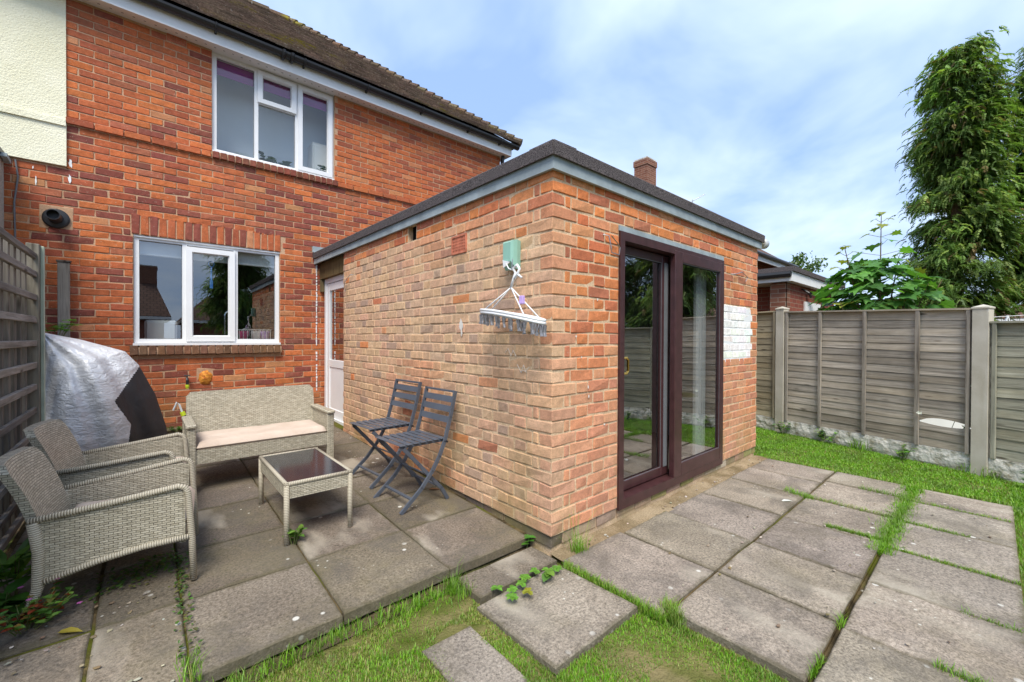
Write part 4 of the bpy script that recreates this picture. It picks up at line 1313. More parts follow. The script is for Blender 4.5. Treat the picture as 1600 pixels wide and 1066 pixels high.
# wires, hook and chalk on the extension
def wirething(label, pts, cat='wire', name='wire_bracket', r=0.004):
    mb = MB(); mb.tube(pts, r, 5); return tag(mb.build(name, M['wire']), label, cat)
wirething('bent wire bracket on the brickwork left of the patio door', [(0.48, 0.0, 1.85), (0.50, -0.03, 1.84), (0.52, -0.035, 1.76), (0.53, -0.03, 1.735), (0.615, -0.03, 1.73), (0.625, -0.03, 1.78), (0.60, -0.03, 1.805), (0.53, -0.03, 1.845)])
wirething('bent wire bracket on the brickwork right of the patio door', [(2.52, 0.0, 1.80), (2.55, -0.03, 1.80), (2.70, -0.035, 1.835), (2.86, -0.03, 1.80), (2.80, -0.03, 1.75)])
wirething('thin wire hook on the brick side wall near the white side door', [(0.0, 3.12, 1.88), (-0.03, 3.14, 1.88), (-0.035, 3.30, 1.81), (-0.03, 3.33, 1.73), (-0.03, 3.29, 1.70), (-0.03, 3.26, 1.78)], 'hook', 'wall_hook')
def chalk(pts, wall):
    mb = MB()
    for a, b in zip(pts[:-1], pts[1:]):
        if wall == 'l': mb.bar((-0.0045, a[0], a[1]), (-0.0045, b[0], b[1]), 0.0022, 0.002, (1, 0, 0))
        else: mb.bar((a[0], -0.0045, a[1]), (b[0], -0.0045, b[1]), 0.006, 0.002, (0, 1, 0))
    mb.build('chalk_mark', M['chalk'], ewall)
chalk([(0.42, 1.07), (0.39, 1.10), (0.36, 1.05), (0.34, 1.09), (0.31, 1.05)], 'l')
chalk([(0.30, 1.00), (0.26, 0.95), (0.24, 1.0), (0.22, 0.96), (0.19, 0.99)], 'l')
chalk([(0.27, 0.955), (0.24, 0.965), (0.21, 0.955)], 'l')
for cx_, cz_ in ((0.21, 1.18), (0.26, 1.05), (0.33, 0.86), (0.335, 0.80), (0.50, 0.60), (0.42, 1.42)):
    splash(ewall, 'y', (cx_, cz_), random.uniform(0.012, 0.02), random.uniform(0.015, 0.028), M['chalk'], -0.0045)
splash(ewall, 'x', (0.935, 1.27), 0.05, 0.09, M['chalk'], -0.005)
splash(ewall, 'x', (0.925, 1.21), 0.03, 0.06, M['chalk'], -0.0055)

# clothes line reel and sock airer
rl = thing('clothes_line_reel', 'pale green retractable clothes line reel on the brick side wall', 'reel', (0.0, 0.325, 1.695))
mb = MB()
sec = []
for (xx, wy_, zz0, zz1) in ((-0.002, 0.050, -0.085, 0.085), (-0.035, 0.055, -0.095, 0.090), (-0.060, 0.048, -0.07, 0.084), (-0.075, 0.036, -0.045, 0.072)):
    sec.append([(xx, -wy_, zz0), (xx, wy_, zz0), (xx, wy_, zz1), (xx, -wy_, zz1)])
for i in range(3):
    mb.add(sec[i]+sec[i+1], [(0, 1, 5, 4), (1, 2, 6, 5), (2, 3, 7, 6), (3, 0, 4, 7)])
mb.add(sec[3], [(0, 1, 2, 3)]); mb.add(sec[0], [(0, 1, 2, 3)])
mb.build('case', M['green_plastic'], rl)
mb = MB(); mb.prism([(-0.04, -0.055), (0.02, -0.085), (0.03, -0.035)], -0.084, -0.078, 'x'); mb.build('lever', M['upvc'], rl)
mb = MB(); mb.tube([(-0.08, 0.0, -0.06), (-0.10, -0.05, -0.10), (-0.10, -0.09, -0.115)], 0.004, 6); mb.build('cord', M['upvc'], rl)
ai = thing('sock_airer', 'white plastic peg airer with grey pegs hanging below the green reel', 'airer', (-0.13, 0.22, 1.29))
tx = rad(-9)
def ap(a, r=1.0, dz=0.0):
    y = 0.275*math.cos(a)*r; x = 0.085*math.sin(a)*r
    return Vector((x, y, 0.040*math.cos(a)*r+dz-0.006*x/0.085+0.010*math.sin(a)**2))
mb = MB()
ring = [ap(2*math.pi*i/40) for i in range(41)]
mb.tube(ring, 0.010, 6, cap=False); mb.tube([q+Vector((0, 0, 0.016)) for q in ring], 0.010, 6, cap=False)
for yy in (-0.16, -0.05, 0.06, 0.17):
    h = 0.085*math.sqrt(1-(yy/0.275)**2); z_ = 0.045*yy/0.275
    mb.tube([(-h, yy, z_+0.006), (h, yy, z_-0.004)], 0.006, 6)
mb.tube([(0, -0.27, -0.044), (0, 0.27, 0.044)], 0.006, 6)
mb.build('ring_frame', M['upvc'], ai, smooth=True)
mb = MB()
apex = Vector((0.02, 0.02, 0.185))
for a in (0.35, 2.6, 3.9, 5.9):
    mb.tube([ap(a), apex], 0.0045, 5)
mb.tube([apex, (0.02, 0.0, 0.23), (0.02, -0.02, 0.27), (0.02, 0.0, 0.30), (0.02, -0.035, 0.315), (0.02, -0.055, 0.29), (0.02, -0.04, 0.262), (0.02, -0.01, 0.235)], 0.009, 6)
mb.tube([(0.02, -0.03, 0.265), (0.02, -0.075, 0.235)], 0.007, 6)
mb.build('hanger', M['upvc'], ai, smooth=True)
mb = MB(); mb.tube([(0.02, 0.015, 0.29), (0.03, 0.02, 0.36)], 0.003, 5); mb.build('cord', M['wire'], ai)
mb = MB(); mb.cbox(-0.012, 0.012, -0.115, -0.085, 0.075, 0.125, 0.004); mb.build('lilac_clip', M['lilac'], ai)
pg = MB()
pg.hexa([(-0.006, -0.012, 0.0), (0.006, -0.012, 0.0), (0.006, -0.005, 0.0), (-0.006, -0.005, 0.0), (-0.006, -0.004, -0.04), (0.006, -0.004, -0.04), (0.006, 0.0, -0.04), (-0.006, 0.0, -0.04)])
pg.hexa([(-0.006, 0.005, 0.0), (0.006, 0.005, 0.0), (0.006, 0.012, 0.0), (-0.006, 0.012, 0.0), (-0.006, 0.0, -0.04), (0.006, 0.0, -0.04), (0.006, 0.004, -0.04), (-0.006, 0.004, -0.04)])
pg.hexa([(-0.005, -0.004, -0.04), (0.005, -0.004, -0.04), (0.005, 0.004, -0.04), (-0.005, 0.004, -0.04), (-0.005, -0.010, -0.062), (0.005, -0.010, -0.062), (0.005, 0.010, -0.062), (-0.005, 0.010, -0.062)])
pgm = pg.mesh('peg', M['peg'])
for i in range(36):
    if i < 28: q = ap(2*math.pi*(i+0.5)/28)
    else:
        yy = (-0.16, -0.05, 0.06, 0.17)[(i-28) % 4]; q = Vector(((-0.04, 0.04)[(i-28)//4], yy, 0.045*yy/0.275))
    link('peg', pgm, ai, q-Vector((0, 0, 0.012)), (random.uniform(-0.1, 0.1), random.uniform(-0.1, 0.1), random.uniform(-0.6, 0.6)))

# ------------------------------------------------------------------ wicker furniture
def panel(mb, q, th):
    """quad q (4 points, planar-ish) given thickness th along its normal"""
    q = [Vector(p) for p in q]
    n = (q[1]-q[0]).cross(q[3]-q[0]).normalized()*th/2
    mb.hexa([p-n for p in q]+[p+n for p in q])
def tube_uv(mb, name, m, parent, pts_r):
    """tubes with uv v along the length"""
    me_v = []; me_f = []; uvs = []
    for pts, r, n in pts_r:
        t = MB(); t.tube(pts, r, n)
        base = len(me_v); me_v += t.v; me_f += [tuple(i+base for i in f) for f in t.f]
        ln = [0.0]
        for a, b in zip(pts[:-1], pts[1:]): ln.append(ln[-1]+(Vector(b)-Vector(a)).length)
        rr = r[0] if isinstance(r, (list, tuple)) else r
        for i in range(len(pts)):
            for k in range(n): uvs.append((k/n*2*math.pi*rr, ln[i]))
    me = bpy.data.meshes.new(name); me.from_pydata(me_v, [], me_f); me.materials.append(m)
    ul = me.uv_layers.new(name='UVMap')
    for l in me.loops: ul.data[l.index].uv = uvs[l.vertex_index]
    me.polygons.foreach_set('use_smooth', [True]*len(me.polygons)); me.update()
    return link(name, me, parent)
def cushion_mesh(mb, x0, x1, y0, y1, z0, z1, n=14, seed=0):
    def fn(u, v):
        # closed pillow: top sheet
        x = x0+(x1-x0)*u; y = y0+(y1-y0)*v
        e = min(u*(x1-x0), (1-u)*(x1-x0), v*(y1-y0), (1-v)*(y1-y0))
        k = min(1, e/0.05); k = math.sqrt(max(0, 1-(1-k)**2))
        return (x, y, z0+(z1-z0)*(0.25+0.75*k)+0.007*vn(x*9, y*9, seed)*k)
    nu = max(n, int((x1-x0)/0.02)); nv = max(n, int((y1-y0)/0.02))
    mb.grid(fn, nu, nv)
    mb.grid(lambda u, v: (x0+0.012+(x1-x0-0.024)*u, y0+0.012+(y1-y0-0.024)*v, z0), 2, 2)
    # skirts
    for i in range(4):
        def sk(u, v, i=i):
            a = {0: (u, 0), 1: (1, u), 2: (1-u, 1), 3: (0, 1-u)}[i]
            t = fn(*a); b = (min(max(t[0], x0+0.012), x1-0.012), min(max(t[1], y0+0.012), y1-0.012), z0)
            return tuple(t[j]+(b[j]-t[j])*v for j in range(3))
        mb.grid(sk, nu if i % 2 == 0 else nv, 3)

# sofa (local x to the right, local y to the back)
sf = thing('wicker_sofa', 'grey wicker two seat sofa with beige cushion below the kitchen window', 'sofa', (-1.055, 2.12, 0.0))
gz = patio_z(2.12); gzb = patio_z(2.6)
hw = 0.485
for sx in (-1, 1):
    mb = MB(); mb.cbox(sx*hw-0.028, sx*hw+0.028, -0.02, 0.028, gz, 0.500, 0.006); mb.build('leg', M['wicker'], sf, uv=True)
    mb = MB(); mb.cbox(sx*hw-0.025, sx*hw+0.025, 0.44, 0.49, gzb, 0.50, 0.006); mb.build('leg', M['wicker'], sf, uv=True)
    mb = MB(); mb.cbox(sx*hw-0.033, sx*hw+0.033, -0.035, 0.47, 0.501, 0.527, 0.008); mb.build('arm_rest', M['wicker'], sf, uv=True)
    mb = MB(); mb.box(sx*hw-0.016, sx*hw+0.016, 0.029, 0.439, 0.235, 0.500); mb.build('side_panel', M['wicker'], sf, uv=True)
mb = MB(); mb.box(-hw+0.029, hw-0.029, -0.008, 0.02, 0.235, 0.338); mb.build('front_apron', M['wicker'], sf, uv=True)
mb = MB(); mb.box(-hw+0.029, hw-0.029, 0.021, 0.44, 0.315, 0.334); mb.build('seat', M['wicker'], sf, uv=True)
mb = MB(); cushion_mesh(mb, -hw+0.03, hw-0.03, -0.015, 0.42, 0.340, 0.400, seed=3); mb.build('cushion', M['cushion'], sf, smooth=True)
mb = MB()
def sb(u, v):
    x = -hw+2*hw*u; z = 0.30+0.412*v
    r = 0.03
    if v > 0.9:
        t = (v-0.9)/0.1
        x = max(-hw+r*t*t, min(hw-r*t*t, x))
    return (x, 0.425+0.085*v+0.02*math.sin(math.pi*u), z)
mb.grid(sb, 16, 12)
f = [(p[0], p[1]+0.032, p[2]-0.002) for p in mb.v]; m_ = list(mb.f); nb_ = len(mb.v)
mb.add(f, [q[::-1] for q in m_])
nu, nv = 16, 12
ringi = [i*nv for i in range(nu)]+[(nu-1)*nv+j for j in range(1, nv)]+[i*nv+nv-1 for i in range(nu-2, -1, -1)]+[j for j in range(nv-2, 0, -1)]
mb.f += [(ringi[k], ringi[(k+1) % len(ringi)], ringi[(k+1) % len(ringi)]+nb_, ringi[k]+nb_) for k in range(len(ringi))]
mb.build('backrest', M['wicker'], sf, uv=True)

# armchairs: local x forward, y to its left
def armchair(label, loc, rz):
    t = thing('wicker_armchair', label, 'armchair', loc, rz, 'pair of wicker armchairs')
    fx, bx, fy, by = 0.265, -0.245, 0.275, 0.235
    for s in (-1, 1):
        y0, y1 = s*by, s*fy
        # arm rim running down into the front leg
        rim = [(bx-0.02, y0, 0.405), (0.0, (y0+y1)/2, 0.435), (fx-0.035, y1, 0.466), (fx-0.010, y1, 0.458), (fx+0.002, y1, 0.43), (fx+0.012, y1, 0.30), (fx+0.018, y1, 0.20), (fx+0.024, y1, 0.0)]
        tube_uv(None, 'arm_rail', M['wrap'], t, [(rim, [0.0145, 0.0145, 0.014, 0.014, 0.014, 0.0145, 0.0145, 0.0135], 8)])
        rear = [(bx-0.005, y0, 0.40), (bx+0.012, y0, 0.27), (bx+0.008, y0, 0.12), (bx-0.01, y0, 0.05), (bx-0.04, y0, -0.005)]
        tube_uv(None, 'leg', M['wrap'], t, [(rear, [0.021, 0.021, 0.02, 0.018, 0.016], 8)])
        low = [(bx+0.01, y0, 0.135), (-0.05, (y0*0.55+y1*0.45), 0.185), (0.10, y1*0.75+y0*0.25, 0.208), (fx+0.012, y1, 0.215)]
        tube_uv(None, 'lower_rail', M['wrap'], t, [(low, 0.014, 8)])
        mb = MB()
        def sp(u, v):
            x = bx+0.012+(fx-0.008-bx-0.012)*u; y = y0+(y1-y0)*u
            zl = 0.137+0.078*math.sin(u*math.pi/2); zu = 0.402+0.056*u-0.02*(u > 0.95)
            return (x, y, zl+(zu-zl)*v)
        mb.grid(sp, 14, 8)
        nb_ = len(mb.v); vv = [(p[0], p[1]-s*0.012, p[2]) for p in mb.v]; mb.add(vv, [q[::-1] for q in list(mb.f)])
        mb.build('side_panel', M['wicker'], t, uv=True, normals=False)
    mb = MB()
    def bk(u, v):
        y = -(by-0.022)+2*(by-0.022)*u; z = 0.19+0.455*v
        x = bx+0.032-0.125*v*v-0.025*math.sin(math.pi*u)*(0.4+0.6*v)
        if v > 0.88:
            k = (v-0.88)/0.12; y = max(-by+0.05*k*k, min(by-0.05*k*k, y))
        return (x, y, z)
    nu, nv = 14, 14
    mb.grid(bk, nu, nv)
    nb_ = len(mb.v); vv = [(p[0]-0.036, p[1], p[2]+0.004) for p in mb.v]; mb.add(vv, [q[::-1] for q in list(mb.f)])
    ringi = [i*nv for i in range(nu)]+[(nu-1)*nv+j for j in range(1, nv)]+[i*nv+nv-1 for i in range(nu-2, -1, -1)]+[j for j in range(nv-2, 0, -1)]
    mb.f += [(ringi[k], ringi[(k+1) % len(ringi)], ringi[(k+1) % len(ringi)]+nb_, ringi[k]+nb_) for k in range(len(ringi))]
    mb.build('backrest', M['wicker'], t, uv=True)
    mb = MB(); mb.box(fx-0.03, fx-0.005, -fy+0.02, fy-0.02, 0.185, 0.265); mb.build('front_apron', M['wicker'], t, uv=True)
    mb = MB(); mb.hexa([(bx+0.02, -by+0.014, 0.20), (fx-0.03, -fy+0.014, 0.225), (fx-0.03, fy-0.014, 0.225), (bx+0.02, by-0.014, 0.20), (bx+0.02, -by+0.014, 0.225), (fx-0.03, -fy+0.014, 0.255), (fx-0.03, fy-0.014, 0.255), (bx+0.02, by-0.014, 0.225)]); mb.build('seat', M['wicker'], t, uv=True)
    mb = MB(); cushion_mesh(mb, bx+0.03, fx+0.022, -by+0.005, by-0.005, 0.268, 0.330, seed=7); mb.build('cushion', M['cushion'], t, smooth=True)
    return t
armchair('wicker armchair in front, nearest the camera, turned side-on', (-1.875, 1.165, patio_z(1.1)), rad(-5))
armchair('wicker armchair further back, between the silver cover and the nearer armchair', (-1.885, 1.865, patio_z(1.9)), rad(-9))

# coffee table
ct = thing('coffee_table', 'low grey wicker coffee table with black glass top', 'table', (-1.0, 1.31, patio_z(1.31)))
tw, tl, th_ = 0.192, 0.365, 0.335
for sx in (-1, 1):
    for sy in (-1, 1):
        tube_uv(None, 'leg', M['wrap'], ct, [([(sx*(tw-0.012), sy*(tl-0.012), -0.01-0.011*(sy < 0)), (sx*(tw-0.012), sy*(tl-0.012), th_-0.006)], 0.0155, 8)])
for s in (-1, 1):
    mb = MB(); mb.box(-tw+0.028, tw-0.028, s*(tl-0.012)-0.007, s*(tl-0.012)+0.007, th_-0.085, th_-0.006); mb.build('apron', M['wicker'], ct, uv=True)
    mb = MB(); mb.box(s*(tw-0.012)-0.007, s*(tw-0.012)+0.007, -tl+0.028, tl-0.028, th_-0.085, th_-0.006); mb.build('apron', M['wicker'], ct, uv=True)
    tube_uv(None, 'top_rim', M['wrap'], ct, [([(-tw, s*(tl-0.01), th_), (tw, s*(tl-0.01), th_)], 0.012, 8)])
    tube_uv(None, 'top_rim', M['wrap'], ct, [([(s*(tw-0.01), -tl, th_), (s*(tw-0.01), tl, th_)], 0.012, 8)])
mb = MB(); mb.box(-tw+0.02, tw-0.02, -tl+0.02, tl-0.02, th_-0.002, th_+0.006); mb.build('glass_top', M['tableglass'], ct)

# folding chairs: local x forward (away from the wall), y sideways
def folding_chair(label, loc, rz):
    t = thing('folding_chair', label, 'chair', loc, rz, 'pair of slatted folding chairs')
    for s in (-1, 1):
        y = s*0.192
        mb = MB()
        pts = [(-0.20, y, 0.785), (-0.155, y, 0.60), (-0.105, y, 0.43), (-0.06, y, 0.33), (0.0, y, 0.235), (0.085, y, 0.135), (0.245, y, 0.0)]
        for a, b in zip(pts[:-1], pts[1:]):
            d = (Vector(b)-Vector(a)).normalized()*0.004
            mb.bar(Vector(a)-d, Vector(b)+d, 0.014, 0.026, (1, 0, 0.3))
        mb.build('back_leg', M['metal_chair'], t)
        mb = MB(); y2 = s*0.172
        pts = [(0.215, y2, 0.425), (0.10, y2, 0.30), (-0.02, y2, 0.165), (-0.09, y2, 0.09), (-0.145, y2, 0.0)]
        for a, b in zip(pts[:-1], pts[1:]):
            d = (Vector(b)-Vector(a)).normalized()*0.004
            mb.bar(Vector(a)-d, Vector(b)+d, 0.012, 0.026, (1, 0, 0.3))
        mb.build('front_leg', M['metal_chair'], t)
        mb = MB(); mb.bar((-0.115, s*0.155, 0.435), (0.235, s*0.155, 0.44), 0.018, 0.022); mb.build('seat_rail', M['metal_chair'], t)
        mb = MB(); mb.tube([(-0.115, s*0.165, 0.43), (-0.115, s*0.213, 0.43)], 0.008, 8); mb.build('pivot', M['black'], t)
    for i in range(7):
        x = -0.10+i*0.0545
        mb = MB(); mb.cbox(x-0.020, x+0.020, -0.185, 0.185, 0.4475, 0.4535, 0.002); mb.build('seat_slat', M['metal_chair'], t)
    for z, x in ((0.725, -0.186), (0.655, -0.169), (0.580, -0.150)):
        mb = MB(); mb.hexa([(x+0.006, -0.184, z-0.022), (x+0.012, -0.184, z-0.022), (x+0.012, 0.184, z-0.022), (x+0.006, 0.184, z-0.022), (x-0.005, -0.184, z+0.022), (x+0.001, -0.184, z+0.022), (x+0.001, 0.184, z+0.022), (x-0.005, 0.184, z+0.022)])
        mb.build('back_slat', M['metal_chair'], t)
    mb = MB(); mb.bar((-0.199, -0.184, 0.782), (-0.199, 0.184, 0.782), 0.018, 0.014); mb.build('top_rail', M['metal_chair'], t)
    mb = MB(); mb.bar((0.16, -0.185, 0.072), (0.16, 0.185, 0.072), 0.022, 0.010); mb.build('foot_rail', M['metal_chair'], t)
    mb = MB(); mb.bar((-0.085, -0.165, 0.10), (-0.085, 0.165, 0.10), 0.014, 0.014); mb.build('foot_rail', M['metal_chair'], t)
    mb = MB(); mb.tube([(0.03, -0.19, 0.215), (0.03, 0.19, 0.215)], 0.006, 6); mb.build('hinge_rod', M['metal_chair'], t)
    return t
folding_chair('slatted dark folding chair nearer the extension corner, leaning at the brick wall', (-0.262, 1.115, patio_z(1.12)), rad(180+3))
folding_chair('slatted dark folding chair further back, beside the wicker sofa', (-0.245, 1.675, patio_z(1.68)), rad(180+4))

# ------------------------------------------------------------------ covered object
cv = thing('tarpaulin_cover', 'silver and black tarpaulin cover draped over something by the trellis', 'cover', (0, 0, 0))
peak = Vector((-2.44, 3.45, 1.20))
def cpt(a, t):
    """a: 0 ridge/right silhouette .. 1 front-left edge ; t: 0 peak .. 1 ground"""
    ridge = [(-2.44, 3.45, 1.20), (-2.20, 3.46, 1.135), (-1.93, 3.48, 1.03), (-1.835, 3.5, 0.90), (-1.72, 3.52, 0.62), (-1.64, 3.53, 0.30), (-1.60, 3.54, 0.03)]
    left = [(-2.44, 3.45, 1.20), (-2.44, 3.38, 1.02), (-2.43, 3.30, 0.82), (-2.42, 3.22, 0.60), (-2.41, 3.16, 0.40), (-2.40, 3.10, 0.20), (-2.40, 3.06, 0.02)]
    def ev(path):
        s = t*(len(path)-1); i = min(int(s), len(path)-2); f_ = s-i
        return Vector(path[i]).lerp(Vector(path[i+1]), f_)
    p = ev(ridge).lerp(ev(left), a)
    bul = math.sin(math.pi*a)*math.sin(math.pi*min(1, t*0.9+0.05))
    p += Vector((0.02, -0.30, 0.03))*bul*(0.6+0.4*t)
    # radiating folds
    fold = (1.1*abs(math.sin(a*9+0.6))**1.5*0.9-0.5+math.sin(a*17+1.0+0.6*t)*0.55+math.sin(a*38+0.5+2*t)*0.22)*0.045*min(1, t*2.2)*(1-0.3*t)*math.sin(math.pi*min(max(a, 0.0), 1))**0.4
    p += Vector((0.25, -0.9, 0.2))*fold
    p += Vector((0, -1, 0.3))*0.010*vn(p.x*7, p.z*7, 2.0)
    return p
NA, NT_ = 170, 150
def isblack(p):
    zz = [0.0, 0.20, 0.40, 0.62, 0.92, 1.3]; xx = [-1.925, -1.905, -1.885, -1.985, -1.815, -1.3]
    return p.x > np.interp(p.z, zz, xx)
pts = [[cpt(i/(NA-1), j/(NT_-1)) for j in range(NT_)] for i in range(NA)]
mbs, mbb = MB(), MB()
allv = [p for r in pts for p in r]
fs, fb = [], []
for i in range(NA-1):
    for j in range(NT_-1):
        q = (i*NT_+j, (i+1)*NT_+j, (i+1)*NT_+j+1, i*NT_+j+1)
        (fb if isblack((allv[q[0]]+allv[q[2]])/2) else fs).append(q)
def sub(fsel, name, m):
    used = sorted({i for f in fsel for i in f}); mp = {u: k for k, u in enumerate(used)}
    mb = MB(); mb.add([allv[u] for u in used], [tuple(mp[i] for i in f) for f in fsel])
    return mb.build(name, m, cv, smooth=True, normals=False)
sub(fs, 'silver_sheet', M['tarp']); sub(fb, 'black_sheet', M['tarp_black'])
mb = MB()
back = [(cpt(0, j/(NT_-1)), Vector((cpt(0, j/(NT_-1)).x*0.6-2.44*0.4, 4.1, cpt(0, j/(NT_-1)).z*0.97))) for j in range(NT_)]
mb.add([q for b in back for q in b], [(2*j, 2*j+2, 2*j+3, 2*j+1) for j in range(NT_-1)])
mb.add([cpt(1, j/(NT_-1)) for j in range(NT_)]+[(-2.46, 4.1, cpt(1, j/(NT_-1)).z*0.97) for j in range(NT_)], [(j, j+1, NT_+j+1, NT_+j) for j in range(NT_-1)])
mb.build('back_sheet', M['tarp'], cv, normals=False)
hg = thing('hose_nozzle', 'black hose nozzle with lime collar hanging beside the covered object', 'hose nozzle', (-1.53, 3.75, 0.0))
mb = MB(); mb.tube([(-0.05, 0, 0.42), (-0.02, 0, 0.50), (0.0, 0, 0.47), (0.02, -0.01, 0.40)], 0.010, 6); mb.build('hose', M['clear'], hg)
mb = MB(); mb.tube([(0.02, -0.01, 0.40), (0.035, -0.015, 0.36)], 0.022, 8); mb.build('collar', M['lime'], hg)
mb = MB(); mb.tube([(0.035, -0.015, 0.36), (0.065, -0.02, 0.27)], [0.02, 0.016], 8); mb.tube([(0.065, -0.02, 0.27), (0.03, -0.02, 0.23)], 0.014, 8); mb.bar((0.07, -0.02, 0.35), (0.085, -0.02, 0.26), 0.012, 0.012); mb.build('grip', M['black'], hg)

# ------------------------------------------------------------------ trellis on the left
tl_ = thing('trellis', 'grey weathered timber trellis along the left boundary', 'trellis', (-2.36, 0, 0))
for z in [0.06, 0.19, 0.345, 0.50, 0.655, 0.81, 0.965, 1.12, 1.275, 1.43, 1.585, 1.715]:
    mb = MB(); mb.cbox(-0.012, 0.012, 0.3, 2.62, -0.02, 0.02, 0.003, 0.002)
    o_ = mb.build('horizontal_lath', M['lathwood'], tl_, color=(0.80*random.uniform(0.75, 1.2),)*3); o_.location = (0, 0, z+random.uniform(-0.006, 0.006)); o_.rotation_euler = (random.uniform(-0.003, 0.003), 0, 0)
y = 0.36
while y < 2.58:
    mb = MB(); mb.cbox(-0.040, -0.014, -0.019, 0.019, 0.0, 1.735, 0.003, 0.002)
    o_ = mb.build('vertical_lath', M['postwood'], tl_, color=(0.62*random.uniform(0.75, 1.15),)*3); o_.location = (0, y, 0.0)
    y += 0.150
tp_ = thing('trellis_post', 'greenish timber post at the end of the trellis by the cover', 'post', (-2.35, 2.66, 0))
mb = MB(); mb.cbox(-0.05, 0.012, -0.045, 0.035, -0.05, 1.80, 0.004, 0.002); mb.build('post', M['postwood'], tp_, color=(0.85, 0.85, 0.78))
mb = MB(); mb.cbox(0.0125, 0.03, -0.005, 0.034, -0.05, 1.79, 0.002); mb.build('edge_strip', simple('pale_green_strip', (0.40, 0.46, 0.36), 0.8, var=0.2), tp_)
bf = thing('boundary_fence', 'dark close boarded fence behind the trellis', 'fence', (-2.47, 0, 0))
y = 0.2
bmesh_ = None
while y < 3.9:
    mb = MB(); mb.cbox(-0.01, 0.01, -0.058, 0.058, -0.1, 1.62, 0.003, 0.002)
    o_ = mb.build('board', M['postwood'], bf, color=(0.15*random.uniform(0.6, 1.3), 0.125*random.uniform(0.8, 1.1), 0.10)); o_.location = (random.uniform(-0.006, 0.006), y, 0)
    y += 0.148

